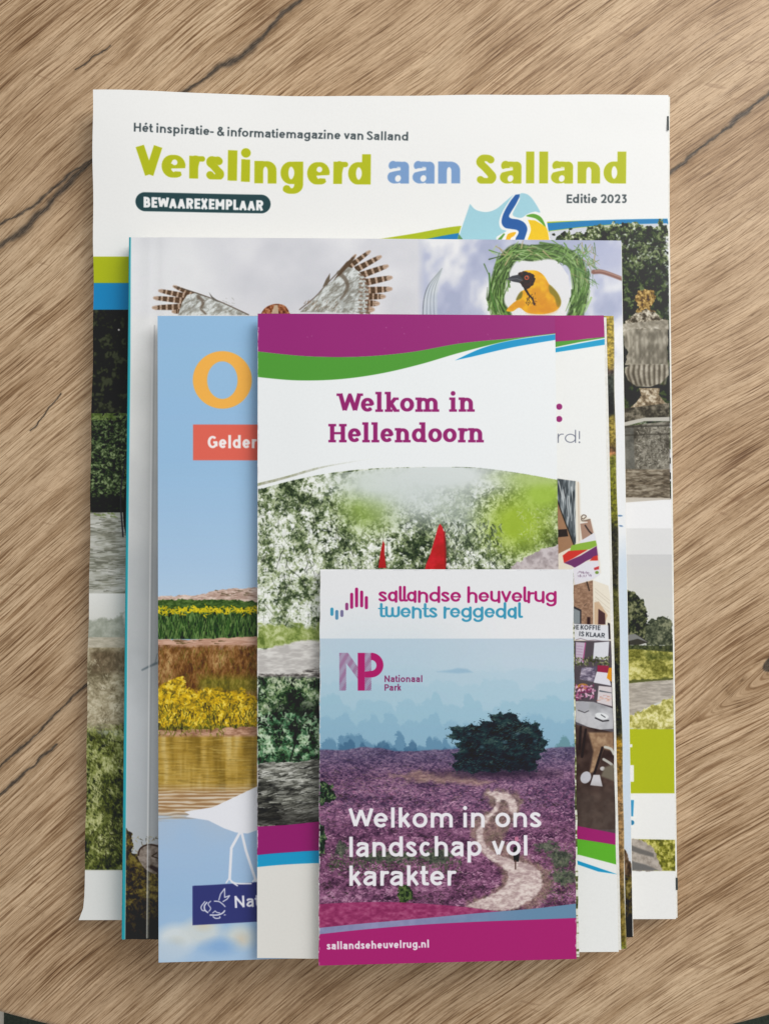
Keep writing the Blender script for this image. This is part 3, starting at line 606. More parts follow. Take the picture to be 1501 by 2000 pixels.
    A.poly([(240, 450), (257, 450), (256, 700), (250, 1200), (244, 1850), (225, 1850)], (44, 158, 172)); A.stroke([(257.5, 470), (256, 760), (250.5, 1200), (244.5, 1835)], 1.2, (210, 226, 228), a=.7)
    return A

def print_heath_brochure():
    A = Art('print_heath_brochure', (345, 617), (1197, 617), (1222, 1853), (340, 1866), .8, (120, 120, 60))
    st = [(610, (168, 148, 62)), (712, (176, 152, 70)), (722, (84, 70, 66)), (740, (60, 66, 58)), (800, (30, 32, 34)), (818, (42, 44, 38)), (826, (142, 126, 60)), (862, (150, 132, 62)), (880, (86, 68, 48)), (892, (168, 116, 78)), (905, (120, 122, 50)), (960, (118, 118, 34)), (1020, (112, 112, 40)), (1036, (54, 54, 42)), (1140, (60, 58, 46)), (1150, (34, 36, 30)), (1170, (84, 84, 46)), (1290, (74, 72, 40)), (1305, (30, 34, 32)), (1440, (40, 42, 34)), (1452, (150, 118, 40)), (1500, (140, 108, 50)), (1570, (154, 122, 84)), (1700, (146, 118, 78)), (1780, (120, 104, 54)), (1830, (112, 98, 44)), (1845, (106, 104, 40)), (1860, (132, 150, 84))]
    A.area(300, 600, 1260, 1900, lambda X, Y: np.clip(vgrad(st, 14, 20, 81)(X, Y) * (.62 + .76 * fbm(X, Y, 5, 4, 82, 3, gain=.9))[..., None], 0, 1))
    A.dabs(500, inrect(1170, 1040, 1220, 1440), (2.5, 6), (1.2, 2.4), (0, 180), [(128, 124, 84), (30, 30, 22), (84, 86, 44), (150, 142, 104)], 83, .6)
    A.area(300, 1855, 1260, 1900, (140, 166, 92), soft=3)
    A.stroke([(1196, 617), (1209, 1240), (1221, 1853)], 1.2, (214, 206, 178), a=.6)
    return A

def print_blue_brochure():
    A = Art('print_blue_brochure', (308, 617), (1160, 617), (1175, 1857), (310, 1880), 1.0, (160, 195, 226))
    A.area(280, 600, 1200, 1190, vgrad([(600, (150, 190, 224)), (900, (154, 192, 225)), (1100, (170, 200, 228)), (1180, (180, 206, 230))]))
    b = lambda pts: zt(pts, 140, 1050, 3.002)
    A.poly(b([(480, 375), (560, 372), (640, 365), (720, 372), (800, 350), (880, 325), (960, 322), (1050, 320), (1200, 330), (2600, 300), (2600, 460), (480, 460)]), leafy([(0, (178, 150, 136)), (.6, (206, 180, 166)), (1, (226, 206, 194))], 12, 90, sy=4), rough=(2, 10))
    A.dabs(22, inrect(420, 1160, 500, 1172), (4, 9), (1.5, 3), (-10, 10), [(116, 92, 74), (92, 84, 56)], 91, .7)
    A.poly(b([(480, 388), (800, 388), (1100, 400), (2600, 400), (2600, 470), (480, 470)]), leafy([(0, (48, 72, 34)), (1, (92, 120, 62))], 9, 92, sy=4), rough=(2, 7))
    A.area(280, 1196, 1200, 1257, leafy([(0, (26, 40, 20)), (.5, (58, 84, 44)), (1, (104, 132, 76))], 4, 93, sy=14))
    A.dabs(640, inrect(308, 1206, 502, 1250), (8, 20), (1.1, 2.4), (70, 112), [(52, 84, 40), (92, 128, 66), (28, 42, 22), (124, 150, 86), (40, 62, 34)], 94, .85)
    A.dabs(260, lambda rs: (rs.uniform(306, 504), rs.normal(1201, 3.6)), (3, 7), (1.8, 3.6), (0, 180), [(220, 196, 20), (196, 180, 30), (232, 208, 50)], 95, .9)
    A.poly(b([(480, 622), (700, 625), (1100, 605), (2600, 600), (2600, 680), (480, 680)]), leafy([(0, (182, 140, 118)), (1, (212, 174, 152))], 22, 96, sy=3), rough=(1, 8))
    A.dabs(16, inrect(340, 1259, 440, 1266), (5, 14), (1.5, 3), (-8, 8), [(96, 80, 48), (120, 92, 66)], 97, .8)
    A.area(280, 1268, 1200, 1440, leafy([(0, (72, 44, 20)), (.4, (116, 78, 42)), (.7, (150, 108, 66)), (1, (186, 150, 100))], 5, 98, sy=10, big=36), mask=lambda X, Y: sstep(1264, 1276, Y + 8 * (fbm(X, Y, 9, seed=3) - .5)))
    A.dabs(520, inrect(308, 1275, 502, 1350), (6, 15), (1, 2), (60, 125), [(146, 98, 54), (92, 56, 28), (130, 118, 48), (172, 124, 78), (88, 84, 34)], 99, .65)
    A.area(390, 1330, 560, 1362, leafy([(0, (92, 94, 30)), (1, (150, 144, 60))], 5, 100, sy=9), a=.75, soft=8)
    A.area(280, 1380, 1200, 1436, leafy([(0, (44, 46, 14)), (.5, (110, 104, 32)), (1, (176, 156, 60))], 5, 101, sy=9), soft=6)
    ybush = [(300, 1352), (325, 1344), (340, 1332), (360, 1330), (362, 1352), (385, 1358), (430, 1352), (450, 1362), (470, 1356), (505, 1375), (505, 1425), (300, 1425)]
    A.poly(ybush, leafy([(0, (112, 96, 16)), (.4, (186, 150, 24)), (1, (232, 196, 50))], 5, 102), rough=(5, 8), soft=2)
    A.dabs(900, inpoly(ybush), (3, 7), (2, 4), (0, 180), [(92, 86, 22), (150, 124, 22), (196, 158, 26), (222, 182, 34), (236, 202, 62), (242, 216, 96)], 103, .85, tone=field(300, 1320, 510, 1440, 12, 410, con=1.5))
    A.dabs(340, inrect(306, 1385, 502, 1438), (5, 13), (1.2, 2.4), (55, 125), [(60, 58, 16), (150, 140, 52), (98, 104, 34), (206, 176, 60), (36, 34, 12)], 104, .8)
    A.poly(b([(480, 1158), (620, 1150), (800, 1150), (1000, 1135), (2600, 1130), (2600, 1200), (480, 1200)]), leafy([(0, (150, 108, 84)), (1, (206, 164, 138))], 14, 105, sy=4), rough=(2, 9))
    A.dabs(60, inrect(310, 1430, 440, 1446), (5, 12), (1.2, 2.5), (40, 140), [(108, 112, 38), (70, 62, 24), (150, 148, 60)], 106, .8)
    A.area(280, 1446, 1200, 1560, lambda X, Y: ramp(fbm(X, Y, 16, 130, 107, 3), [(0, (132, 106, 44)), (.4, (168, 136, 58)), (.7, (188, 156, 78)), (1, (206, 180, 112))]), soft=3)
    A.dabs(420, inrect(306, 1450, 502, 1548), (12, 44), (.8, 1.8), (-3, 3), [(142, 112, 44), (206, 180, 104), (112, 92, 44), (190, 156, 80)], 108, .45, soft=.9)
    A.area(280, 1536, 1200, 1620, lambda X, Y: ramp(np.clip(.5 + .5 * np.sin((Y + 5 * fbm(X, Y, 80, 20, 109)) * .95) * 1.2 + (fbm(X, Y, 40, 3, 110) - .5), 0, 1), [(0, (160, 124, 86)), (.5, (190, 158, 118)), (1, (214, 200, 180))]), mask=lambda X, Y: sstep(1532, 1560, Y), soft=1)
    A.area(280, 1570, 1200, 1900, lambda X, Y: vgrad([(1590, (172, 192, 214)), (1660, (164, 192, 222)), (1760, (158, 190, 222)), (1900, (170, 198, 226))], 30, 60)(X, Y), mask=lambda X, Y: sstep(1588, 1612, Y + 10 * (fbm(X, Y, 50, 4, 111) - .5)))
    for x, y, rx, ry, c in ((345, 1835, 38, 26, (220, 226, 226)), (395, 1820, 36, 24, (212, 218, 216)), (397, 1808, 12, 8, (214, 204, 180)), (345, 1842, 10, 7, (206, 204, 186)), (468, 1832, 28, 22, (212, 216, 210)), (470, 1836, 9, 8, (214, 202, 180)), (330, 1860, 40, 22, (190, 208, 224)), (430, 1850, 30, 14, (138, 176, 218))):
        A.ell(x, y, rx, ry, c, a=.88, soft=9)
    # white wading bird
    q = lambda pts: zt(pts, 140, 1480, 3.002)
    A.poly(q([(660, 335), (830, 308), (1084, 190), (1300, 120), (1700, 150), (1700, 420), (1300, 430), (1084, 443), (1030, 462), (960, 455), (890, 430), (800, 385), (670, 365), (690, 352)]), (233, 234, 240))
    A.stroke(q([(985, 455), (935, 545), (925, 720)]), 5.2, (233, 234, 240), sm=False); A.stroke(q([(995, 455), (1020, 560), (1078, 735)]), 5, (233, 234, 240))
    A.area(376, 1733, 1000, 1808, (58, 62, 120), mask=lambda X, Y: ((Y > 1734 - (X - 376) * .045) & (Y < 1808 - (X - 376) * .045)).astype(f32))
    A.poly([(376, 1734), (560, 1724), (560, 1800), (376, 1809)], (58, 62, 120))
    A.stroke(q([(905, 745), (925, 715), (935, 740), (970, 762)]), 2.6, (233, 234, 240)); A.stroke(q(spline([(925, 725), (960, 748), (1050, 750)])), 3, (233, 234, 240)); A.stroke(q([(1060, 740), (1075, 720), (1100, 745)]), 3, (233, 234, 240))
    k = lambda pts: zt(pts, 360, 1540, 6.25)
    W_ = (226, 228, 238)
    A.stroke(k([(420, 1380), (440, 1310), (490, 1245), (490, 1350), (550, 1330), (520, 1370), (470, 1400)]), 2.0, W_)
    A.stroke(k(spline([(365, 1395), (420, 1400), (465, 1430), (495, 1460)])), 2.0, W_); A.stroke(k(spline([(250, 1400), (205, 1460), (215, 1500), (240, 1510)])), 2.0, W_)
    A.stroke(k(spline([(275, 1410), (245, 1450), (250, 1500), (285, 1530)])), 2.6, W_); A.stroke(k(spline([(320, 1395), (290, 1430), (320, 1480), (300, 1515)])), 1.8, W_)
    A.stroke(k(spline([(315, 1560), (400, 1560), (460, 1540), (490, 1510)])), 2.6, W_); A.stroke(k([(345, 1535), (375, 1512), (395, 1530), (430, 1535)]), 1.8, W_)
    A.stroke(k(spline([(350, 1580), (380, 1600), (430, 1595), (430, 1580)])), 2, W_); A.poly(k([(485, 1550), (510, 1560), (480, 1568)]), W_)
    text(A, 'Natuur', 458.5, 1776, 558, 1771, 16.5, 4.2, (238, 238, 244), gap=.30, cap=1.36)
    # orange O and red label
    A.ell(434, 745, 57.5, 57.5, (244, 180, 84), soft=.6); 
    A.ell(434, 745.5, 29.5, 37.5, (153, 192, 225), soft=.6)
    A.area(377, 834, 900, 905, (226, 106, 90))
    text(A, 'Gelder', 405.5, 881, 500, 881, 18, 5.2, (246, 240, 238), gap=.30, cap=1.36)
    text(A, 'land', 505, 881, 560, 881, 18, 5.2, (246, 240, 238), gap=.30, cap=1.36)
    return A

MAG, GRN, CYN = (152, 48, 120), (88, 158, 62), (20, 160, 206)
def print_village_leaflet():
    A = Art('print_village_leaflet', (585, 617), (1178, 616), (1210, 1859), (585, 1863), 1.1, (238, 239, 237))
    s = lambda pts: zt(pts, 1050, 600, 3.637)
    A.poly([(560, 600), (1190, 600)] + [s([(470, 228)])[0]] + spline(s([(470, 218), (300, 235), (132, 280)])) + [(900, 720), (560, 720)], (160, 46, 118))
    A.poly(s([(470, 215), (300, 235), (120, 250), (120, 290), (300, 252), (470, 222)]), GRN)
    A.poly(s([(470, 230), (300, 262), (120, 298), (120, 328), (300, 300), (470, 272)]), CYN)
    A.ell(1091.5, 798.5, 6, 6, (152, 48, 116)); A.ell(1091.5, 823, 6, 6, (152, 48, 116))
    text(A, 'ard!', 1064, 870, 1132, 870, 17.5, 1.7, (96, 100, 118), gap=.3, asc=1.45, cap=1.3, dot=.9)
    r = lambda pts: zt(pts, 1080, 940, 5.557)
    # photo: shop street, peeled from the top left corner
    A.poly(r([(0, 0), (245, 35), (290, 60), (300, 400), (410, 450), (450, 600), (500, 830), (520, 1040), (430, 1120), (600, 1180), (640, 1400)]) + [(1200, 1640), (1215, 1680), (900, 1660), (900, 940)], (228, 220, 206), soft=2)
    A.poly(r([(0, 0), (245, 35), (252, 700), (235, 745), (45, 250), (0, 240)]), leafy([(0, (58, 64, 68)), (.5, (112, 120, 124)), (1, (178, 184, 186))], 4, 121, sy=34))
    A.poly(r([(0, 230), (45, 250), (235, 745), (120, 800), (0, 860)]), (160, 122, 92)); A.poly(r([(0, 570), (150, 560), (165, 640), (0, 655)]), (48, 42, 40)); A.stroke(r([(40, 230), (100, 400), (232, 745)]), 2.4, (52, 48, 44))
    for a_, b_ in (((110, 130), (150, 330)), ((170, 200), (200, 470)), ((60, 40), (110, 260)), ((200, 100), (232, 420))): A.stroke(r([a_, b_]), 2.4, (206, 210, 210), w2=1.4, a=.8)
    for a_, b_ in (((120, 100), (160, 420)), ((90, 20), (130, 200)), ((215, 150), (228, 600))): A.stroke(r([a_, b_]), 1.6, (52, 56, 60), a=.8)
    A.stroke(r([(252, 40), (258, 700)]), 3, (236, 230, 216)); A.stroke(r([(272, 45), (285, 690)]), 2, (214, 196, 176))
    A.poly(r([(295, 500), (405, 450), (440, 600), (320, 690)]), (168, 134, 116)); A.stroke(r(spline([(305, 430), (330, 405), (360, 420), (330, 450), (310, 440), (320, 470), (400, 455)])), 2, (120, 104, 90)); A.stroke(r(spline([(350, 520), (390, 580), (420, 610)])), 3, (66, 56, 54)); A.stroke(r([(300, 495), (370, 485)]), 2, (240, 236, 230))
    A.poly(r([(290, 695), (450, 600), (470, 690), (300, 715)]), (224, 224, 230))
    A.poly(r([(200, 740), (300, 715), (465, 685), (478, 740), (400, 780), (180, 815)]), (140, 178, 66)); A.poly(r([(105, 850), (170, 800), (380, 785), (220, 880), (120, 930)]), (206, 58, 50)); A.poly(r([(120, 930), (300, 850), (475, 745), (488, 850), (360, 910), (240, 985), (200, 960)]), (112, 56, 106)); A.poly(r([(440, 860), (485, 845), (490, 905), (400, 905)]), (204, 60, 52))
    A.poly(r([(200, 1000), (360, 918), (490, 905), (510, 1060), (430, 1110), (240, 1170)]), (224, 222, 230)); A.poly(r([(445, 985), (500, 965), (500, 1000), (450, 1010)]), (196, 66, 70)); A.ell(*r([(478, 1035)])[0], 3.6, 3, (120, 150, 70))
    for y, x0, x1 in ((1050, 240, 410), (1085, 270, 420)):
        A.dabs(18, inrect(1080 + x0 / 5.557, 940 + (y - 22) / 5.557, 1080 + x1 / 5.557, 940 + (y - 4) / 5.557), (2, 4), (1, 1.4), (60, 110), [(120, 92, 120)], 123 + y, .7)
    A.poly(r([(200, 1180), (435, 1120), (445, 1600), (200, 1620)]), leafy([(0, (134, 104, 84)), (1, (172, 138, 114))], 5, 124, sy=3)); A.stroke(r([(370, 1140), (395, 1230)]), 3, (70, 56, 50)); A.stroke(r([(340, 1400), (365, 1375)]), 1.4, (90, 70, 60))
    A.poly(r([(200, 1390), (310, 1440), (310, 1600), (200, 1600)]), (52, 50, 54)); A.poly(r([(215, 1420), (295, 1455), (295, 1590), (215, 1590)]), (138, 146, 150))
    A.poly(r([(435, 1120), (600, 1180), (660, 1480), (640, 1610), (440, 1610)]), (232, 224, 208)); A.poly(r([(450, 1360), (500, 1350), (600, 1500), (560, 1610), (450, 1600)]), (206, 176, 146)); A.poly(r([(495, 1430), (570, 1480), (575, 1600), (492, 1600)]), (76, 52, 54)); A.poly(r([(372, 1520), (408, 1520), (408, 1600), (372, 1600)]), (56, 40, 40))
    for y in (1210, 1245, 1300, 1340): A.stroke(r([(460, y), (620, y + 130)]), 1, (196, 184, 166), a=.7)
    A.poly(r([(600, 1580), (625, 1590), (630, 1760), (600, 1760)]), (44, 40, 44))
    A.poly(r([(200, 1590), (605, 1610), (610, 1790), (200, 1760)]), (222, 223, 228))
    text(A, 'DE KOFFIE', 1117, 1237.5, 1173, 1239, 6.4, 1.7, (56, 60, 66), gap=.4); text(A, 'IS KLAAR', 1131.5, 1250.5, 1181.5, 1254, 6.4, 1.7, (56, 60, 66), gap=.4)
    A.stroke(r([(250, 1768), (300, 1752), (380, 1775), (460, 1768), (560, 1785)]), 1.2, (96, 70, 86), a=.7)
    v = lambda pts: zt(pts, 1050, 1100, 4.0)
    A.poly(v([(250, 640), (575, 640), (600, 1160), (620, 2200), (250, 2200)]), (84, 76, 82)); A.poly(v([(300, 650), (380, 655), (360, 810), (300, 820)]), (196, 182, 200)); A.stroke(v([(376, 655), (356, 800)]), 1.6, (170, 60, 120))
    for k_ in range(6): A.stroke(v([(306, 680 + k_ * 22), (352, 684 + k_ * 22)]), 1, (150, 100, 140), a=.6)
    A.poly(v([(445, 655), (562, 645), (552, 790), (435, 780)]), (218, 219, 226)); A.dabs(80, inrect(1125, 1292, 1192, 1308), (3, 7), (1.4, 3), (0, 180), [(92, 104, 60), (160, 160, 120), (58, 64, 40)], 126, .9)
    A.poly(v([(345, 850), (465, 840), (445, 960), (330, 940)]), leafy([(0, (92, 84, 104)), (1, (190, 180, 196))], 9, 127, sy=3)); A.poly(v([(470, 830), (560, 835), (550, 890), (470, 880)]), (150, 46, 72)); A.poly(v([(465, 880), (555, 890), (580, 990), (440, 965)]), (222, 220, 228)); A.poly(v([(560, 850), (583, 850), (584, 960), (545, 930)]), (226, 150, 34))
    A.poly(v([(480, 990), (584, 1000), (586, 1150), (468, 1120)]), (214, 206, 208)); A.stroke(v([(490, 1030), (580, 1045)]), 3, (90, 96, 104), w2=1.5); A.dabs(14, inrect(1170, 1365, 1194, 1380), (4, 8), (1, 2), (-10, 10), [(206, 130, 110), (220, 170, 140)], 128, .7)
    A.ell(*v([(355, 1000)])[0], 11, 7, (196, 134, 60), a=.9); A.dabs(90, inrect(1124, 1348, 1160, 1374), (3, 7), (2, 4), (0, 180), [(190, 110, 150), (222, 160, 196), (130, 56, 92), (92, 60, 80), (236, 196, 216)], 129, .9)
    A.poly(v([(300, 1110), (440, 1115), (590, 1165), (592, 1325), (455, 1335), (300, 1270)]), leafy([(0, (156, 156, 160)), (1, (196, 196, 200))], 30, 130)); A.poly(v([(300, 1270), (455, 1332), (592, 1325), (593, 1352), (450, 1355), (300, 1290)]), (92, 88, 94))
    A.ell(*v([(350, 1150)])[0], 14, 10, (172, 172, 178)); A.stroke(v([(320, 1180), (370, 1198), (400, 1185)]), 2, (92, 90, 96)); A.ell(*v([(505, 1225)])[0], 13, 6, (226, 228, 230), ang=12); A.stroke(v([(455, 1240), (510, 1265), (555, 1260)]), 2.6, (52, 50, 54)); A.stroke(v([(500, 1215), (530, 1235)]), 1.4, (40, 40, 44))
    A.poly(v([(300, 1290), (600, 1352), (612, 2100), (300, 2100)]), leafy([(0, (56, 44, 42)), (1, (86, 68, 62))], 30, 131)); A.poly(v([(400, 1352), (590, 1352), (598, 1500), (520, 1480), (450, 1650), (410, 1670), (440, 1500)]), leafy([(0, (140, 110, 86)), (1, (178, 148, 118))], 14, 132), soft=2)
    for p_ in ([(380, 1330), (350, 1540)], [(340, 1310), (330, 1480)], [(510, 1470), (420, 1760)]): A.stroke(v(p_), 5, (46, 36, 36))
    A.stroke(v(spline([(530, 1465), (575, 1480), (600, 1520)])), 5, (198, 196, 186)); A.stroke(v(spline([(520, 1560), (570, 1590), (602, 1620)])), 5, (186, 184, 176)); A.ell(*v([(380, 1700)])[0], 10, 12, (196, 196, 204), ang=30); A.poly(v([(440, 1680), (490, 1680), (512, 1770), (415, 1760)]), (206, 204, 208)); A.ell(*v([(512, 1632)])[0], 5, 4, (196, 192, 190)); A.poly(v([(530, 1620), (602, 1600), (604, 1730), (500, 1690)]), (116, 108, 94), soft=2)
    A.area(1120, 1550, 1216, 1640, leafy([(0, (82, 70, 64)), (1, (104, 92, 84))], 20, 133), a=.6, soft=20)
    # foot bands
    w = lambda pts: zt(pts, 1050, 1550, 5.003)
    A.poly(w([(-2400, 200), (410, 345), (780, 415), (780, 530), (410, 470), (-2400, 560)]), (160, 44, 112)); A.poly(w([(-2400, 520), (410, 468), (780, 525), (782, 715), (410, 620), (-2400, 700)]), (98, 178, 52))
    A.poly(w([(-2400, 700), (410, 620), (790, 716)]) + [(1215, 1900), (560, 1900)], (236, 237, 235)); A.poly(w([(300, 650), (410, 680), (785, 805), (600, 780), (410, 716), (300, 690)]), (24, 152, 200))
    return A

def print_welcome_leaflet():
    A = Art('print_welcome_leaflet', (503, 612), (1083, 616), (1100, 1863), (501, 1875), 1.15, (237, 240, 241))
    A.poly([(480, 590), (1110, 590), (1100, 652)] + spline([(1088, 652), (1000, 662), (900, 672), (800, 690), (700, 699), (600, 698), (503, 688), (480, 686)]), MAG)
    A.poly(spline([(1090, 651), (1000, 662), (900, 672), (800, 690), (700, 699), (600, 698), (503, 688), (480, 686)]) + spline([(480, 735), (503, 739), (580, 746), (660, 744), (740, 733), (820, 714), (900, 690), (1000, 665), (1090, 652)]), (84, 156, 60))
    A.poly(spline([(1090, 653), (1000, 666), (940, 682), (888, 706)]) + spline([(920, 699), (1000, 680), (1090, 664)]), (30, 152, 204))
    slab = dict(slab=.13, cap=1.3, asc=1.42, dot=.55, doty=1.32, gap=.14, ht=.72, bar=.75, sp=.8)
    text(A, 'Welkom in', 660, 808.5, 926, 808, 27.3, 8.4, (150, 44, 112), **slab)
    text(A, 'Hellendoorn', 641, 869, 944, 869, 27.3, 8.4, (150, 44, 112), **slab)
    o = lambda pts: zt(pts, 490, 900, 2.345)
    ph = [(470, 980)] + spline(o([(30, 150), (150, 115), (300, 82), (430, 62), (600, 48), (860, 43), (1050, 48), (1250, 75), (1400, 103), (1450, 112)])) + [(1150, 1640), (470, 1640)]
    fo = [(0, (38, 48, 34)), (.28, (76, 90, 62)), (.45, (122, 136, 100)), (.6, (170, 180, 150)), (.75, (212, 218, 202)), (1, (244, 246, 242))]
    A.poly(ph, leafy(fo, 11, 140, 4, big=80, bigw=.36))
    cl = [(40, 52, 36), (66, 82, 52), (98, 116, 74), (138, 154, 106), (180, 190, 150), (214, 220, 200), (238, 241, 234), (246, 248, 244)]
    tn = field(490, 900, 1110, 1260, 26, 401, gain=.8, con=1.5)
    A.dabs(5200, inrect(503, 960, 1086, 1120), (2, 7), (2.0, 4.4), (0, 180), cl, 141, .75, soft=.9, tone=tn)
    A.dabs(1600, inrect(503, 1110, 628, 1240), (2, 7), (2.0, 4.4), (0, 180), cl, 142, .75, soft=.9, tone=tn)
    A.dabs(90, inrect(503, 980, 900, 1230), (14, 44), (1.2, 2.6), (50, 130), [(56, 62, 48), (44, 52, 40), (70, 74, 58)], 143, .55)
    rs = np.random.RandomState(411)
    for _ in range(900):                       # blossom discs out of focus, thick where the shrub is light
        x, y = (rs.uniform(503, 1086), rs.uniform(955, 1120)) if rs.rand() < .78 else (rs.uniform(503, 628), rs.uniform(1110, 1235))
        if tn(x, y) + rs.normal(0, .12) > .52: A.ell(x, y, rs.uniform(1.4, 3.2), rs.uniform(1.4, 3.2), [(248, 250, 246), (232, 238, 224), (206, 216, 190)][rs.randint(3)], a=rs.uniform(.4, .8), soft=.9)
    for _ in range(46):                        # twigs and stems
        x, y = (rs.uniform(503, 1086), rs.uniform(980, 1120)) if rs.rand() < .7 else (rs.uniform(503, 628), rs.uniform(1100, 1230))
        q_ = [(x, y)]
        for _k in range(3): q_.append((q_[-1][0] + rs.normal(0, 7), q_[-1][1] - rs.uniform(6, 15)))
        A.stroke(spline(q_, 4), rs.uniform(1.4, 2.6), (52, 56, 46), w2=.8, a=.55, soft=.8)
    def haze(cx, cy, rx, ry, col, a): A.ell(cx, cy, rx, ry, col, a=a, soft=min(rx, ry) * .55)
    # out-of-focus leaves and mist at the top of the picture
    sl, X, Y = A.box(500, 900, 1110, 1130)
    photo = (Y > np.interp(X, [503, 617, 750, 857, 950, 1023, 1090], [962, 935, 921, 918, 921, 932, 944])).astype(f32)
    def blob(cx, cy, rx, ry, col, a, p=2.0):
        d = np.sqrt(((X - cx) / rx) ** 2 + ((Y - cy) / ry) ** 2); A.put(sl, np.clip(1.35 - d * 1.1, 0, 1) ** 1.2 * a * photo, col)
    blob(720, 1000, 75, 60, (150, 176, 88), .8); blob(740, 950, 110, 45, (206, 216, 206), .95); blob(860, 935, 200, 55, (214, 220, 218), 1.0); blob(820, 985, 100, 60, (206, 214, 212), .8); blob(900, 1010, 60, 60, (190, 200, 190), .55)
    blob(1010, 1030, 85, 75, (160, 186, 60), .95); blob(1060, 970, 65, 50, (160, 190, 74), .95); blob(1040, 940, 90, 22, (176, 196, 120), .8)
    A.dabs(260, inrect(1010, 1000, 1088, 1100), (3, 7), (1.5, 3), (0, 180), [(176, 196, 110), (208, 218, 176), (140, 166, 84)], 144, .4)
    A.dabs(240, inrect(860, 1030, 980, 1112), (4, 11), (2, 4), (40, 140), [(60, 72, 54), (92, 106, 80), (150, 162, 136), (44, 54, 42)], 145, .6)
    A.poly(o([(1190, 500), (1260, 460), (1340, 420), (1420, 400), (1420, 560), (1180, 560)]), leafy([(0, (160, 148, 150)), (1, (204, 194, 196))], 14, 146), rough=(2, 8))
    A.poly(o([(800, 495), (822, 440), (842, 370), (856, 320), (864, 306), (874, 318), (884, 350), (890, 420), (890, 520), (795, 520)]), leafy([(0, (176, 30, 38)), (1, (206, 44, 50))], 20, 147)); A.poly(o([(582, 510), (592, 440), (604, 384), (611, 400), (610, 440), (618, 510)]), (178, 34, 42))
    A.stroke(o([(884, 345), (889, 430), (889, 500)]), 3, (140, 24, 32), soft=1.6)
    # white swoosh over the picture's top left
    A.poly([(490, 990), (490, 952)] + spline([(503, 948), (560, 934), (620, 918), (700, 904), (770, 896)]) + spline([(770, 897), (700, 906), (640, 921), (600, 934), (560, 946), (503, 962)]), (238, 241, 241))
    A.poly(spline([(500, 951), (560, 936), (620, 919), (700, 905), (765, 897)]) + spline([(700, 907), (640, 918), (600, 929), (560, 941), (500, 957)]), lambda X, Y: mixc(leafy([(0, (150, 154, 120)), (1, (190, 190, 176))], 6, 148)(X, Y), np.broadcast_to(C8(238, 241, 241), X.shape + (3,)), sstep(520, 740, X)))
    A.poly([(480, 900), (480, 953)] + spline([(503, 948), (560, 934), (620, 918), (700, 904), (790, 894)]) + [(790, 880)], (237, 240, 241))
    # lower left: grass, path, shade, log
    A.area(480, 1225, 660, 1275, leafy([(0, (96, 116, 52)), (.5, (150, 166, 92)), (1, (204, 212, 160))], 8, 149, big=24), mask=lambda X, Y: sstep(1222, 1236, Y + 16 * (fbm(X, Y, 12, seed=8) - .5)))
    e = lambda pts: zt(pts, 140, 1050, 3.002)
    A.poly(e([(1080, 690), (1200, 665), (1320, 635), (1500, 625), (1500, 830), (1080, 850)]), leafy([(0, (188, 184, 180)), (1, (222, 219, 214))], 24, 150, sy=8), soft=2, rough=(2, 12))
    A.poly(e([(1080, 822), (1200, 830), (1300, 830), (1400, 795), (1500, 790), (1500, 860), (1080, 860)]), leafy([(0, (70, 66, 64)), (.5, (130, 124, 120)), (1, (216, 212, 206))], 14, 151, sy=4), soft=1.6, rough=(2, 9))
    A.area(480, 1330, 660, 1520, leafy([(0, (14, 22, 16)), (.35, (28, 44, 30)), (.55, (52, 78, 50)), (.75, (104, 132, 92)), (.92, (186, 204, 176))], 9, 152, 4, big=38, bigw=.42), mask=lambda X, Y: sstep(1326, 1340, Y + 8 * (fbm(X, Y, 12, seed=18) - .5)))
    A.dabs(1150, inrect(503, 1334, 626, 1445), (3, 8), (1.8, 4), (0, 180), [(12, 20, 16), (24, 38, 26), (44, 66, 42), (84, 112, 66), (150, 172, 122), (200, 210, 180)], 153, .75, soft=.9, tone=field(490, 1320, 640, 1520, 24, 402, con=1.5))
    A.ell(585, 1404, 52, 24, (12, 20, 18), a=.7, soft=14)
    A.dabs(800, lambda rs: (rs.uniform(503, 626), 1502 - 100 * rs.rand() ** 1.3), (4, 10), (1.8, 4), (0, 180), [(14, 24, 18), (30, 54, 36), (56, 100, 68), (92, 142, 100), (150, 190, 144), (206, 222, 196)], 154, .75, soft=.9, tone=field(490, 1400, 640, 1520, 18, 403, con=1.5))
    A.stroke(e(spline([(1320, 1120), (1310, 1220), (1280, 1330)])), 3, (16, 22, 18), a=.8)
    q = lambda pts: zt(pts, 140, 1480, 3.002)
    A.poly(q([(1070, 65), (1180, 50), (1320, 50), (1500, 15), (1500, 420), (1070, 420)]), leafy([(0, (34, 34, 32)), (.4, (78, 78, 72)), (.7, (128, 128, 120)), (1, (196, 196, 188))], 26, 155, 4, sy=6, ang=-6, big=50, bigw=.45), rough=(1.5, 10))
    A.dabs(700, inrect(503, 1500, 626, 1614), (6, 20), (1, 2.6), (-22, 6), [(24, 24, 24), (46, 46, 42), (84, 84, 76), (124, 124, 114), (168, 168, 158), (210, 210, 202)], 156, .7, tone=lambda x, y, F=field(490, 1490, 640, 1630, 40, 404, sy=9, con=1.4): F(x, y) * (1.15 - .55 * (y - 1500) / 115))
    A.area(480, 1590, 660, 1625, (44, 42, 40), a=.55, soft=14)
    A.poly([(480, 1618), (505, 1622), (560, 1618), (640, 1608), (700, 1606), (1110, 1640), (1110, 1700), (480, 1700)], (150, 40, 112)); A.poly(spline([(480, 1682), (503, 1677), (560, 1671), (622, 1666), (720, 1664)]) + [(1110, 1690), (1110, 1720)] + spline([(720, 1690), (622, 1691), (560, 1694), (503, 1701), (480, 1704)]), (18, 156, 204))
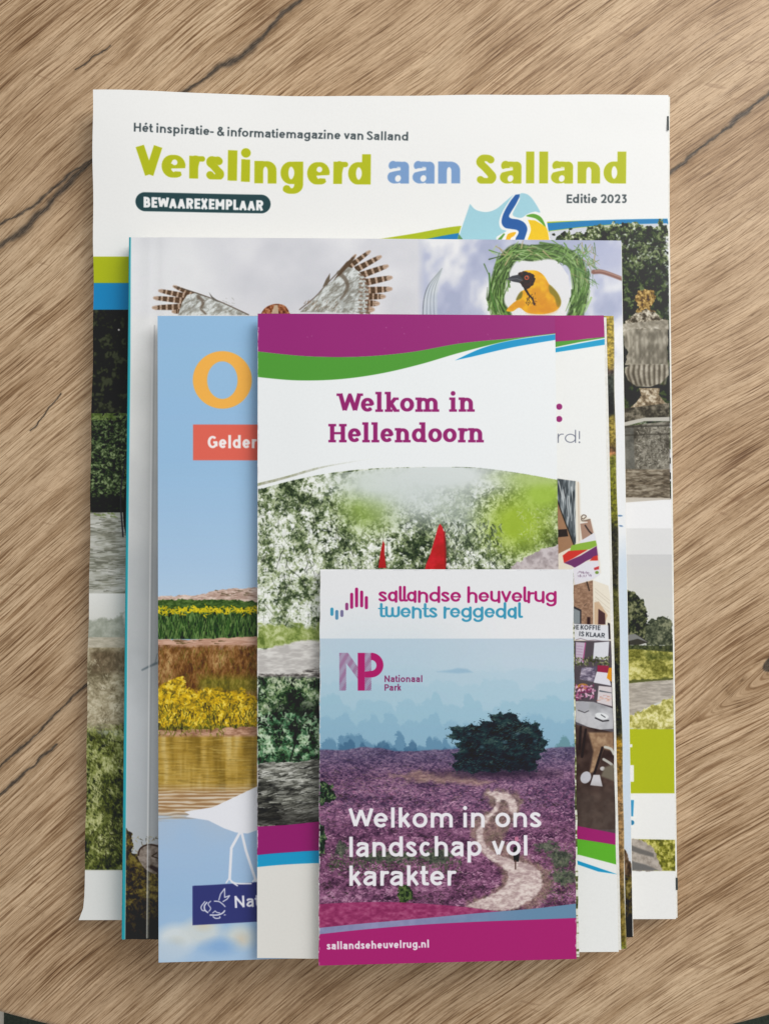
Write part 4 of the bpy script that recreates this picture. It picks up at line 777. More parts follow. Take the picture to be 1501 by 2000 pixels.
    A.poly(spline([(480, 1703), (503, 1700), (560, 1694), (622, 1690), (720, 1689)]) + [(1120, 1720), (1120, 1900), (480, 1900)], (228, 226, 220))
    A.dabs(150, lambda rs: ((lambda y: (503.4 - (y - 612) * .0016 + abs(rs.normal(0, .5)), y))(rs.uniform(612, 1700))), (4, 16), (.7, 1.4), (87, 93), [(238, 238, 236), (214, 206, 212)], 193, .8)
    A.dabs(12, inrect(520, 616, 1070, 690), (1, 3), (.7, 1.2), (0, 180), [(206, 150, 186)], 194, .7)
    return A

def print_map_leaflet():
    A = Art('print_map_leaflet', (625, 1112), (1118, 1112), (1125, 1873), (622, 1886), 1.5, (230, 231, 233))
    mg = (174, 40, 112); tl = (64, 152, 184)
    t4 = lambda pts: zt(pts, 600, 1100, 2.729)
    cols = [tl, (86, 140, 176), (120, 112, 150), (150, 66, 124), mg, mg, mg, mg]
    for (x, y0, y1), c in zip(((131, 248, 276), (157, 261, 297), (184, 261, 282), (210, 222, 246), (236, 168, 238), (262, 140, 230), (289, 156, 230), (314, 186, 240)), cols):
        A.stroke(t4([(x, y0), (x, y1)]), 6.2, c)
    rd = dict(round=1, a1=1, ltail=1, wr=1, asc=1.45, gap=.14, ht=.8, bar=.6, sp=.62)
    text(A, 'sallandse heuvelrug', 739, 1175.5, 1086, 1177, 19.5, 5.3, mg, **rd)
    text(A, 'twents reggedal', 739, 1207, 1016, 1208, 19.5, 5.2, tl, **rd)
    # misty heath photograph
    sky = vgrad([(1240, (190, 206, 219)), (1300, (190, 208, 220)), (1340, (182, 206, 219)), (1400, (168, 198, 214)), (1460, (140, 176, 198)), (1480, (128, 162, 190))], 16, 60, 160)
    A.area(600, 1249, 1150, 1800, sky)
    A.area(600, 1249, 900, 1500, (160, 196, 212), a=.35, soft=90)
    treeline(A, 600, 1150, 1318, 26, 12, (178, 203, 217), .6, 161, 60)
    treeline(A, 600, 1150, 1352, 24, 24, (168, 199, 214), .65, 162, 60)
    treeline(A, 600, 1150, 1395, 22, 44, (152, 190, 208), .65, 163, 60)
    treeline(A, 600, 1150, 1428, 17, 36, (138, 178, 201), .65, 164, 60)
    A.poly(t4([(690, 585), (760, 575), (800, 565), (850, 570), (880, 588), (800, 594)]), (150, 184, 206), a=.8, soft=2)
    treeline(A, 600, 900, 1466, 11, 34, (92, 134, 164), .75, 166, 30, 26)
    treeline(A, 600, 900, 1470, 9, 26, (66, 104, 136), .75, 167, 30, 12)
    treeline(A, 1060, 1150, 1474, 11, 36, (98, 140, 146), .75, 168, 30, 12)
    hb = [(0, (44, 34, 56)), (.35, (84, 60, 88)), (.55, (118, 84, 114)), (.75, (152, 112, 140)), (1, (186, 150, 170))]
    def heath(X, Y):
        d = np.clip((Y - 1465) / 320, 0, 1); sc = 3 + 6 * d
        t = fbm(X, Y, 5, 3, 170, 3, gain=.9) * (1 - d) + fbm(X, Y, 10, 7, 171, 4, gain=.85) * d
        t = t * .72 + .28 * fbm(X, Y, 70, 16, 172)
        c = ramp(t, hb)
        far = ramp(t, [(0, (58, 52, 82)), (.5, (98, 86, 116)), (1, (140, 126, 150))])
        near = ramp(t, [(0, (44, 30, 44)), (.35, (88, 56, 80)), (.55, (120, 76, 106)), (.78, (154, 104, 136)), (1, (186, 144, 168))])
        return mixc(mixc(far, c, sstep(1465, 1530, Y)), near, sstep(1540, 1680, Y))
    A.area(600, 1450, 1150, 1830, heath, mask=lambda X, Y: sstep(-2, 2, Y - 1466 - 8 * (.5 - fbm(X, Y * 0, 60, seed=173, octs=3))))
    A.dabs(2500, lambda rs: (rs.uniform(622, 1128), 1470 + 110 * rs.rand()), (2, 6), (.9, 1.8), (-25, 25), [(58, 50, 66), (82, 66, 92), (106, 82, 112), (130, 104, 134), (152, 124, 146)], 174, .7, tone=field(610, 1460, 1140, 1600, 30, 407, sy=8, con=1.6))
    A.dabs(4200, lambda rs: (rs.uniform(622, 1128), 1540 + 240 * rs.rand() ** .85), (3, 7), (1.2, 2.8), (-50, 50), [(54, 46, 48), (84, 60, 74), (118, 76, 104), (148, 94, 130), (174, 120, 154), (200, 156, 180)], 184, .7, tone=field(610, 1520, 1140, 1800, 32, 408, sy=12, con=1.6))
    A.dabs(500, lambda rs: (rs.uniform(640, 900), rs.normal(1690, 10)), (3, 7), (1.2, 2.6), (0, 180), [(46, 66, 44), (70, 90, 58), (92, 110, 76)], 187, .6)
    A.dabs(420, lambda rs: (rs.normal(1095, 22), rs.normal(1705, 34)), (3, 7), (1.2, 2.6), (0, 180), [(52, 70, 48), (82, 98, 64), (110, 116, 80), (150, 120, 110)], 188, .5)
    A.dabs(260, lambda rs: (rs.uniform(622, 900), rs.normal(1525, 14)), (4, 9), (1, 2), (-15, 15), [(150, 122, 116), (132, 104, 104), (96, 90, 80)], 189, .4)
    A.poly(zt([(440, 100), (600, 80), (760, 95), (1000, 130), (960, 150), (700, 140), (560, 130)], 600, 1480, 2.729), leafy([(0, (140, 110, 104)), (1, (190, 160, 140))], 8, 175, sy=3), a=.7, soft=5, rough=(4, 12))
    n5 = lambda pts: zt(pts, 600, 1480, 2.729)
    # sandy track
    A.poly(n5(spline([(935, 190), (1080, 188), (1140, 235), (1112, 320), (1060, 400), (1060, 470), (1200, 560), (1290, 620), (1262, 760), (1080, 822), (830, 802), (980, 720), (1040, 640), (1000, 570), (905, 480), (868, 420), (880, 340), (980, 270)], 5, True)), leafy([(0, (116, 100, 82)), (.5, (150, 134, 108)), (1, (176, 160, 126))], 6, 176), a=.55, soft=5, rough=(5, 8))
    A.poly(n5(spline([(955, 196), (1060, 192), (1112, 245), (1110, 300), (1078, 296), (1062, 246), (1026, 236), (1012, 290), (962, 340), (932, 400), (945, 462), (1010, 520), (1100, 552), (1200, 580), (1250, 640), (1236, 720), (1160, 778), (1060, 815), (850, 798), (960, 745), (1048, 690), (1068, 630), (1030, 580), (955, 532), (906, 470), (902, 400), (930, 340), (990, 280), (1002, 225)], 4, True)), leafy([(0, (176, 152, 152)), (.5, (206, 186, 182)), (1, (228, 214, 208))], 12, 177, sy=6), soft=2.2, rough=(1.6, 5))
    A.stroke(n5(spline([(1080, 560), (1130, 620), (1120, 700), (1010, 790)])), 5, (168, 146, 142), a=.35, soft=3)
    # shrubs
    gsh = leafy([(0, (16, 28, 26)), (.5, (42, 62, 48)), (.8, (76, 96, 66)), (1, (112, 130, 90))], 6, 178)
    A.poly(n5([(62, 130), (100, 140), (130, 160), (152, 220), (120, 250), (62, 260)]), gsh, rough=(3, 5)); A.poly(n5([(62, 350), (90, 380), (100, 440), (90, 520), (62, 540)]), gsh, rough=(3, 5))
    A.poly(n5([(475, 740), (490, 690), (530, 680), (560, 710), (570, 760), (500, 770)]), leafy([(0, (30, 44, 28)), (1, (96, 116, 66))], 5, 179), rough=(3, 5)); 
    for x, y, rx, ry in ((1370, 640, 26, 16), (1270, 480, 26, 9), (430, 535, 55, 10), (680, 530, 34, 13), (180, 500, 14, 16), (1350, 540, 24, 16)):
        X_, Y_ = n5([(x, y)])[0]; A.poly([(X_ + rx * math.cos(t), Y_ + ry * math.sin(t)) for t in np.linspace(0, 6.28, 14)[:-1]], leafy([(0, (40, 58, 44)), (1, (104, 120, 92))], 6, int(x)), a=.75, soft=2.5, rough=(5, 7))
    # lone pine
    pt = lambda pts: zt(pts, 600, 1100, 2.729)
    crown = pt([(740, 930), (775, 915), (755, 885), (800, 875), (840, 880), (870, 865), (905, 875), (930, 862), (915, 845), (950, 850), (985, 855), (970, 815), (1000, 815), (1025, 797), (1040, 815), (1075, 800), (1110, 815), (1120, 845), (1150, 860), (1165, 850), (1185, 865), (1215, 852), (1235, 870), (1225, 895), (1255, 905), (1245, 935), (1278, 960), (1260, 985), (1272, 1010), (1235, 1020), (1245, 1050), (1210, 1065), (1228, 1085), (1215, 1108), (1180, 1120), (1130, 1106), (1080, 1120), (1040, 1104), (990, 1126), (940, 1112), (880, 1130), (830, 1106), (790, 1118), (768, 1085), (800, 1062), (772, 1030), (815, 1005), (786, 975), (822, 950), (775, 948)])
    A.ell(970, 1514, 110, 9, (62, 46, 62), a=.8, soft=7)
    A.poly(crown, leafy([(0, (14, 26, 34)), (.5, (28, 44, 50)), (.8, (44, 62, 64)), (1, (62, 82, 78))], 16, 180, sy=7, big=22), rough=(1.6, 4), soft=1)
    A.area(890, 1484, 1040, 1514, (24, 30, 42), a=.45, soft=12)
    A.dabs(1500, inpoly(crown), (2, 5.5), (1, 2.2), (-55, 15), [(20, 32, 40), (30, 46, 54), (46, 64, 68), (64, 84, 82), (88, 108, 98)], 181, .75, tone=lambda x, y, F=field(860, 1380, 1080, 1530, 20, 409, sy=9, con=1.6): F(x, y) * (1.1 - .6 * (y - 1392) / 125))
    for gx, gy, gr_ in ((985, 1452, 3), (1010, 1436, 2.4), (940, 1462, 2.4), (1044, 1450, 2.6), (915, 1436, 2)): A.ell(gx, gy, gr_ * 1.5, gr_, (96, 122, 138), a=.5, soft=1.6)
    A.dabs(200, lambda rs: (lambda p: (p[0] + rs.normal(0, 3), p[1] + rs.normal(0, 3)))(crown[rs.randint(len(crown))]), (2, 5), (.9, 1.6), (-60, 30), [(26, 42, 48), (40, 60, 62)], 182, .8)
    # walker on the track
    X_, Y_ = n5([(1110, 500)])[0]; A.poly([(X_ - 5, Y_ - 6), (X_ + 4, Y_ - 10), (X_ + 7, Y_ + 8), (X_ + 5, Y_ + 22), (X_ - 4, Y_ + 22), (X_ - 6, Y_ + 6)], (38, 32, 38)); A.stroke([(X_ - 1, Y_ + 20), (X_ - 1, Y_ + 36)], 2.6, (90, 66, 60)); A.ell(X_ + 1, Y_ - 22, 4, 5, (196, 120, 150)); A.ell(X_ + 1, Y_ - 13, 3, 3, (150, 110, 96))
    # NP mark with hatching
    k = 6.254; P6 = lambda pts: zt(pts, 620, 1260, k)
    hatch = lambda X, Y: sstep(-.12, .12, np.sin((X + Y) * 2 * math.pi / 3.4))
    A_ = (142, 60, 112)
    def hp(pts):
        P = P6(pts); xs = [p[0] for p in P]; ys = [p[1] for p in P]
        old = A.img.copy()
        A.poly(P, A_)
        sl, X, Y = A.box(min(xs) - 3, min(ys) - 3, max(xs) + 3, max(ys) + 3)
        m = hatch(X, Y)[..., None].astype(f32); A.img[sl] = old[sl] * (1 - m) + A.img[sl] * m
    hp([(265, 108), (370, 108), (490, 280), (490, 430), (348, 232), (348, 572), (265, 572)]); hp([(575, 108), (655, 108), (655, 572), (575, 572)])
    A.poly(P6([(490, 108), (575, 108), (575, 572), (490, 572)]), (176, 30, 106))
    ring = P6(arc(650, 258, 152, 152, -90, 90, 20)) + P6([(575, 410), (575, 340), (650, 330)]) + P6(arc(650, 262, 68, 68, 90, -90, 14))
    A.poly(ring, (176, 30, 106))
    text(A, 'Nationaal', 750.5, 1334.5, 824, 1334.5, 9.2, 2.4, (136, 54, 104), gap=.30, cap=1.36); text(A, 'Park', 750.5, 1351.5, 783, 1351.5, 9.2, 2.4, (136, 54, 104), gap=.30, cap=1.36)
    # slogan
    wh = (238, 236, 240)
    mo = dict(asc=1.37, cap=1.29, dot=.58, doty=1.32, gap=.30, ht=.9, sp=.78)
    text(A, 'Welkom in ons', 680, 1619, 1056, 1618, 28.6, 6.9, wh, **mo); text(A, 'landschap vol', 682, 1676, 1029, 1673, 28.6, 6.9, wh, **mo); text(A, 'karakter', 682, 1732, 889, 1731, 28.6, 6.9, wh, **mo)
    # foot bands
    A.poly(n5([(40, 790)] + spline([(60, 785), (250, 775), (500, 775), (800, 795), (1010, 820), (1200, 830)]) + [(1200, 900), (40, 960)]), lambda X, Y: ramp(fbm(X, Y, 9, 5, 185), [(0, (140, 48, 92)), (.5, (160, 62, 108)), (1, (176, 84, 126))]), a=.93)
    A.poly(n5(spline([(40, 912), (300, 886), (600, 860), (900, 832), (1200, 808), (1460, 778)]) + spline([(1460, 858), (1200, 868), (900, 878), (600, 895), (300, 920), (40, 950)])), lambda X, Y: mixc(ramp(fbm(X, Y, 12, seed=186), [(0, (136, 138, 176)), (1, (150, 150, 188))]), np.broadcast_to(C8(106, 142, 172), X.shape + (3,)), sstep(780, 1060, X)))
    A.poly(n5(spline([(1460, 856), (1200, 866), (900, 877), (600, 893), (300, 918), (40, 946)]) + [(40, 1160), (1460, 1160)]), (172, 44, 114))
    A.dabs(190, lambda rs: ((lambda y: (625 - (y - 1112) * .0039 + abs(rs.normal(0, .7)), y))(rs.uniform(1112, 1886))), (2, 9), (.8, 1.6), (86, 94), [(232, 230, 230), (214, 206, 210), (240, 240, 238)], 190, .75)
    A.dabs(60, lambda rs: ((lambda y: (1118 + (y - 1112) * .0092 - abs(rs.normal(0, .7)), y))(rs.uniform(1112, 1873))), (2, 7), (.8, 1.4), (86, 94), [(236, 234, 232), (206, 196, 204)], 191, .7)
    A.dabs(60, lambda rs: (rs.uniform(622, 1120), 1113 + abs(rs.normal(0, .8))), (3, 12), (.8, 1.4), (-3, 3), [(246, 246, 246), (206, 208, 212)], 192, .7)
    text(A, 'sallandseheuvelrug.nl', 638, 1855, 837, 1851, 10.5, 3.2, (238, 228, 236), gap=.30, cap=1.4)
    return A

# ------------------------------------------------------------- node helpers
def material(name, rough=.5, spec=.5):
    m = bpy.data.materials.new(name); m.use_nodes = True
    nt = m.node_tree; b = nt.nodes['Principled BSDF']
    b.inputs['Roughness'].default_value = rough; b.inputs['Specular IOR Level'].default_value = spec
    return m, nt, b
class NT:
    def __init__(s, nt): s.t = nt
    def n(s, typ, **k):
        x = s.t.nodes.new(typ)
        for a, b in k.items(): setattr(x, a, b)
        return x
    def link(s, a, b): s.t.links.new(a, b)
    def m(s, op, *a, clamp=False):
        x = s.n('ShaderNodeMath', operation=op, use_clamp=clamp)
        for i, v in enumerate(a):
            if isinstance(v, (int, float)): x.inputs[i].default_value = v
            else: s.link(v, x.inputs[i])
        return x.outputs[0]
    def vec(s, x, y, z=0.0):
        c = s.n('ShaderNodeCombineXYZ')
        for i, v in enumerate((x, y, z)):
            if isinstance(v, (int, float)): c.inputs[i].default_value = v
            else: s.link(v, c.inputs[i])
        return c.outputs[0]
    def noise(s, vec, scale=1.0, detail=2.0, rough=.5, dist=0.0):
        x = s.n('ShaderNodeTexNoise', noise_dimensions='3D'); s.link(vec, x.inputs['Vector'])
        x.inputs['Scale'].default_value = scale; x.inputs['Detail'].default_value = detail; x.inputs['Roughness'].default_value = rough
        x.inputs['Distortion'].default_value = dist
        return x.outputs['Fac']
    def ramp(s, fac, stops):
        x = s.n('ShaderNodeValToRGB'); s.link(fac, x.inputs[0]); e = x.color_ramp.elements
        while len(e) > 1: e.remove(e[-1])
        for i, (p, c) in enumerate(stops):
            q = e[0] if i == 0 else e.new(p)
            q.position = p; q.color = tuple(c) + (1,) if hasattr(c, '__len__') else (c, c, c, 1)
        return x.outputs[0]
    def mix(s, f, a, b, blend='MIX'):
        x = s.n('ShaderNodeMix', data_type='RGBA', blend_type=blend)
        if isinstance(f, (int, float)): x.inputs[0].default_value = f
        else: s.link(f, x.inputs[0])
        for i, v in ((6, a), (7, b)):
            if hasattr(v, '__len__'): x.inputs[i].default_value = tuple(v) + (1,)
            else: s.link(v, x.inputs[i])
        return x.outputs[2]
def lin(*c): return tuple(((v / 255) / 12.92 if v <= 10 else ((v / 255 + .055) / 1.055) ** 2.4) for v in c)

def wood_material():
    """oak laminate: grain that bends from steep on the left to flatter on the right, pores,
    broad heartwood bands, dark splits and a knot, with the pores pressed in as relief"""
    m, nt, b = material('oak_laminate', .42, .4); g = NT(nt)
    tc = g.n('ShaderNodeTexCoord'); sp = g.n('ShaderNodeSeparateXYZ'); g.link(tc.outputs['Object'], sp.inputs[0])
    x = g.m('MULTIPLY', sp.outputs[0], 1000.0); y = g.m('MULTIPLY', sp.outputs[1], 1000.0)
    P = g.vec(x, y)
    # bending of the grain
    warp = g.m('SUBTRACT', g.noise(P, .008, 1), .5)
    warp2 = g.m('SUBTRACT', g.noise(g.vec(x, y, 40.0), .035, 1), .5)
    # level lines climb at 42 degrees at the left edge, 32 at the right
    xs = g.m('MULTIPLY', x, .775); x2 = g.m('MULTIPLY', g.m('MULTIPLY', x, x), -.00050)
    v = g.m('SUBTRACT', y, g.m('ADD', xs, x2))
    v = g.m('MULTIPLY', v, .79)
    # knot at the right edge: the grain flows around it
    kx = g.m('SUBTRACT', x, 143.5); ky = g.m('SUBTRACT', y, -46.0)
    ku = g.m('ADD', g.m('MULTIPLY', kx, .80), g.m('MULTIPLY', ky, .60)); kv = g.m('SUBTRACT', g.m('MULTIPLY', ky, .80), g.m('MULTIPLY', kx, .60))
    kd = g.m('ADD', g.m('MULTIPLY', g.m('MULTIPLY', ku, ku), 1 / 900.0), g.m('MULTIPLY', g.m('MULTIPLY', kv, kv), 1 / 260.0))
    kf = g.m('POWER', 2.718, g.m('MULTIPLY', kd, -1.0))
    v = g.m('SUBTRACT', v, g.m('MULTIPLY', g.m('MULTIPLY', g.m('DIVIDE', kv, g.m('ADD', g.m('ABSOLUTE', kv), 2.0)), kf), 8.0))
    v = g.m('ADD', v, g.m('ADD', g.m('MULTIPLY', warp, 16.0), g.m('MULTIPLY', warp2, .9)))
    u = g.m('ADD', g.m('MULTIPLY', x, .79), g.m('MULTIPLY', y, .61))
    # broad tone
    broad = g.noise(g.vec(g.m('MULTIPLY', u, .005), g.m('MULTIPLY', v, .040), 3.0), 1.0, 3, .55)
    cloud = g.noise(g.vec(x, y, 9.0), .016, 3, .6)
    tone = g.m('ADD', g.m('MULTIPLY', broad, .55), g.m('MULTIPLY', cloud, .45))
    base = g.ramp(tone, [(.34, lin(*WOOD[0])), (.45, lin(*WOOD[1])), (.54, lin(*WOOD[2])), (.66, lin(*WOOD[3]))])
    def mul(col, fac, stops, amt):
        return g.mix(amt, col, g.ramp(fac, stops), 'MULTIPLY')
    med = g.noise(g.vec(g.m('MULTIPLY', u, .018), g.m('MULTIPLY', v, .22), 1.0), 1.0, 2, .5)
    fin = g.noise(g.vec(g.m('MULTIPLY', u, .030), g.m('MULTIPLY', v, 1.05), 7.0), 1.0, 1.2, .5, 0.0)
    fin2 = g.noise(g.vec(g.m('MULTIPLY', u, .065), g.m('MULTIPLY', v, 2.0), 31.0), 1.0, 1.5, .5, 0.0)
    hair = g.noise(g.vec(g.m('MULTIPLY', u, .28), g.m('MULTIPLY', v, 2.6), 11.0), 1.0, 3, .7, 0.0)
    zone = g.ramp(g.noise(g.vec(x, y, 70.0), .013, 2), [(.40, .26), (.60, .95)])
    col = mul(base, med, [(.34, lin(216, 208, 198)), (.5, (.94, .94, .94)), (.64, (1, 1, 1))], .9)
    col = mul(col, fin, [(.30, lin(168, 146, 124)), (.39, lin(206, 193, 178)), (.46, lin(242, 239, 234)), (.60, (1.0, 1.0, 1.0))], zone)
    col = mul(col, fin2, [(.31, lin(160, 140, 120)), (.41, lin(222, 214, 204)), (.48, (1, 1, 1))], .78)
    lt = g.m('MULTIPLY', g.ramp(fin, [(.54, 0.0), (.68, 1.0)]), zone)
    col = g.mix(g.m('MULTIPLY', lt, .24), col, lin(*WOOD[6]))
    col = g.mix(g.m('MULTIPLY', g.ramp(fin2, [(.56, 0.0), (.70, 1.0)]), .32), col, lin(*WOOD[6]))
    col = mul(col, hair, [(.32, lin(200, 190, 178)), (.46, (.93, .93, .92)), (.58, (1, 1, 1))], .9)
    # short medullary flecks crossing the grain
    fu = g.m('ADD', g.m('MULTIPLY', x, .97), g.m('MULTIPLY', y, -.22)); fv = g.m('ADD', g.m('MULTIPLY', x, .22), g.m('MULTIPLY', y, .97))
    fl = g.ramp(g.noise(g.vec(g.m('MULTIPLY', fu, .06), g.m('MULTIPLY', fv, .34), 23.0), 1.0, 2, .5, .4), [(.66, 0.0), (.74, 1.0)])
    col = g.mix(g.m('MULTIPLY', fl, .42), col, lin(*WOOD[4]))
    # splits: (x0, y0, x1, y1, half width) in mm, fraying along their length
    wob = g.m('MULTIPLY', g.m('SUBTRACT', g.noise(g.vec(x, y, 5.0), .16, 3, .6), .5), 3.2)
    wob2 = g.m('MULTIPLY', g.m('SUBTRACT', g.noise(g.vec(y, x, 35.0), .16, 2, .6), .5), 2.0)
    wid = g.m('ADD', g.m('MULTIPLY', g.noise(g.vec(x, y, 15.0), .10, 2), 2.6), -.35)
    xw = g.m('ADD', x, wob2); yw = g.m('ADD', y, wob)
    crack = None; halo = None
    for line, hw in SPLITS:
        dmin = None
        for (x0, y0), (x1, y1) in zip(line, line[1:]):
            L = math.hypot(x1 - x0, y1 - y0); ux, uy = (x1 - x0) / L, (y1 - y0) / L
            p = g.m('SUBTRACT', xw, x0); c = g.m('SUBTRACT', yw, y0)
            al = g.m('ADD', g.m('MULTIPLY', p, ux), g.m('MULTIPLY', c, uy))
            pe = g.m('SUBTRACT', g.m('MULTIPLY', c, ux), g.m('MULTIPLY', p, uy))
            ov = g.m('SUBTRACT', al, g.m('MINIMUM', g.m('MAXIMUM', al, 0.0), L))
            d = g.m('SQRT', g.m('ADD', g.m('MULTIPLY', pe, pe), g.m('MULTIPLY', ov, ov)))
            dmin = d if dmin is None else g.m('MINIMUM', dmin, d)
        ww = g.m('MULTIPLY', g.m('MAXIMUM', wid, .35), hw * 1.65)
        k = g.m('SUBTRACT', 1.3, g.m('DIVIDE', dmin, ww), clamp=True)
        h = g.m('MULTIPLY', g.m('SUBTRACT', 1.0, g.m('DIVIDE', dmin, hw * 5.0)), .5, clamp=True)
        crack = k if crack is None else g.m('MAXIMUM', crack, k); halo = h if halo is None else g.m('MAXIMUM', halo, h)
    kn = g.m('MULTIPLY', g.m('SUBTRACT', 1.0, g.m('MULTIPLY', kd, 38.0)), 3.0, clamp=True)
    crack = g.m('MAXIMUM', crack, kn)
    col = g.mix(halo, col, lin(112, 88, 64))
    ck = g.ramp(hair, [(.3, lin(30, 27, 24)), (.5, lin(64, 56, 48)), (.68, lin(112, 98, 84))])
    col = g.mix(g.m('MULTIPLY', crack, .92), col, ck)
    g.link(col, b.inputs['Base Color']); b.inputs['Specular IOR Level'].default_value = .25
    rg = g.m('ADD', g.m('MULTIPLY', fin, .22), .36); g.link(rg, b.inputs['Roughness'])
    hgt = g.m('ADD', g.m('ADD', g.m('MULTIPLY', med, .4), g.m('MULTIPLY', fin, 1.3)), g.m('ADD', g.m('MULTIPLY', fin2, .7), g.m('MULTIPLY', hair, .25)))
    hgt = g.m('SUBTRACT', hgt, g.m('MULTIPLY', crack, .8))
    bp = g.n('ShaderNodeBump'); bp.inputs['Strength'].default_value = .5; bp.inputs['Distance'].default_value = .00025
    g.link(hgt, bp.inputs['Height']); g.link(bp.outputs[0], b.inputs['Normal'])
    return m
WOOD = [(172, 140, 106), (192, 162, 129), (203, 174, 141), (212, 185, 152), (138, 106, 78), (104, 78, 56), (234, 204, 168)]
def plain_noise_material(name, ca, cb, scale=60.0, rough=.8, bump=.3):
    m, nt, b = material(name, rough, .3); g = NT(nt)
    tc = g.n('ShaderNodeTexCoord'); f = g.noise(tc.outputs['Object'], scale, 4, .6)
    g.link(g.ramp(f, [(.3, lin(*ca)), (.7, lin(*cb))]), b.inputs['Base Color'])
    bp = g.n('ShaderNodeBump'); bp.inputs['Strength'].default_value = bump; bp.inputs['Distance'].default_value = .0003
    g.link(f, bp.inputs['Height']); g.link(bp.outputs[0], b.inputs['Normal'])
    return m
def print_material(art, gloss=.42, coat=.0):
    """ink on coated paper: the print, paper fibre relief, faint wear in the gloss"""
    im = art.finish(); m, nt, b = material(art.name.replace('print_', 'printed_'), gloss, .28); g = NT(nt)
    t = g.n('ShaderNodeTexImage'); t.image = im; t.interpolation = 'Cubic'; t.extension = 'EXTEND'
    uv = g.n('ShaderNodeUVMap'); uv.uv_map = 'print'; g.link(uv.outputs[0], t.inputs[0])
    tc = g.n('ShaderNodeTexCoord')
    fib = g.noise(tc.outputs['Object'], 1400.0, 3, .6); big = g.noise(tc.outputs['Object'], 26.0, 3, .6)
    col = g.mix(.5, t.outputs[0], g.ramp(fib, [(.3, (.95, .95, .95)), (.6, (1, 1, 1))]), 'MULTIPLY')
    g.link(col, b.inputs['Base Color'])
    g.link(g.m('ADD', g.m('MULTIPLY', big, .16), gloss - .08), b.inputs['Roughness'])
    h = g.m('ADD', g.m('MULTIPLY', fib, .03), g.m('MULTIPLY', g.noise(tc.outputs['Object'], 34.0, 2, .5), .9))
    bp = g.n('ShaderNodeBump'); bp.inputs['Strength'].default_value = .35; bp.inputs['Distance'].default_value = .0005
    g.link(h, bp.inputs['Height']); g.link(bp.outputs[0], b.inputs['Normal'])
    if coat: b.inputs['Coat Weight'].default_value = coat; b.inputs['Coat Roughness'].default_value = .3
    return m

# ------------------------------------------------------------- tags and meshes
def tag(o, label=None, cat=None, kind=None, group=None):
    for k, v in (('label', label), ('category', cat), ('kind', kind), ('group', group)):
        if v: o[k] = v
    return o
def thing(name, label, cat, loc):
    o = bpy.data.objects.new(name, None); sc.collection.objects.link(o); o.location = loc; o.empty_display_size = .02
    return tag(o, label, cat)
def link_mesh(name, me, mats, parent=None):
    o = bpy.data.objects.new(name, me); sc.collection.objects.link(o)
    for m in mats: me.materials.append(m)
    if parent: o.parent = parent; o.matrix_parent_inverse = Matrix.Identity(4)
    return o
def lerp2(c, s, t):
    return ((c[0][0] * (1 - s) + c[1][0] * s) * (1 - t) + (c[3][0] * (1 - s) + c[2][0] * s) * t,
            (c[0][1] * (1 - s) + c[1][1] * s) * (1 - t) + (c[3][1] * (1 - s) + c[2][1] * s) * t)
def sheet(name, parent, corners, z0, thick, zf, mats, nx=28, ny=40, edge=None, uvbox=(0, 0, 1, 1)):
    """a sheet of paper: corners TL TR BR BL in mm relative to the thing, underside at z0, zf(s,t) its lie,
    edge(s,t)->(dx,dy) wavers the outline; top face carries the print, rim and underside the bare paper"""
    V, Fc, uv, mi = [], [], [], []
    for side in (1, 0):
        for j in range(ny + 1):
            for i in range(nx + 1):
                s, t = i / nx, j / ny; x, y = lerp2(corners, s, t)
                if edge: dx, dy = edge(s, t); x += dx; y += dy
                V.append((x * MM, y * MM, (z0 + zf(s, t) + thick * side) * MM))
    N = (nx + 1) * (ny + 1); U = lambda i, j: j * (nx + 1) + i
    def T(a): 
        s, t = (a % (nx + 1)) / nx, (a // (nx + 1)) / ny
        return (uvbox[0] + (uvbox[2] - uvbox[0]) * s, 1 - (uvbox[1] + (uvbox[3] - uvbox[1]) * t))
    for j in range(ny):
        for i in range(nx):
            Fc.append((U(i, j), U(i, j + 1), U(i + 1, j + 1), U(i + 1, j))); mi.append(0)
            Fc.append((N + U(i, j), N + U(i + 1, j), N + U(i + 1, j + 1), N + U(i, j + 1))); mi.append(1)
    rim = [U(i, 0) for i in range(nx)] + [U(nx, j) for j in range(ny)] + [U(i, ny) for i in range(nx, 0, -1)] + [U(0, j) for j in range(ny, 0, -1)]
    Rn = len(rim); base = len(V)
    V += [V[a] for a in rim] + [V[N + a] for a in rim]        # the rim has its own vertices: paper edges are crisp
    for k in range(Rn):
        k2 = (k + 1) % Rn; Fc.append((base + k, base + k2, base + Rn + k2, base + Rn + k)); mi.append(1)
    me = bpy.data.meshes.new(name); me.from_pydata(V, [], Fc); me.update()
    L = me.uv_layers.new(name='print'); k = 0
    for f in Fc:
        for a in f: L.data[k].uv = T(a % N if a < 2 * N else rim[(a - 2 * N) % Rn]); k += 1
    me.polygons.foreach_set('material_index', mi); me.polygons.foreach_set('use_smooth', [n < 2 * nx * ny for n in range(len(Fc))]); me.update()
    return link_mesh(name, me, mats, parent)
paper, nt_, b_ = material('uncoated_paper', .75, .25); gg = NT(nt_); tcx = gg.n('ShaderNodeTexCoord')
gg.link(gg.ramp(gg.noise(tcx.outputs['Object'], 900.0, 3, .6), [(.3, lin(222, 221, 214)), (.7, lin(240, 239, 234))]), b_.inputs['Base Color'])

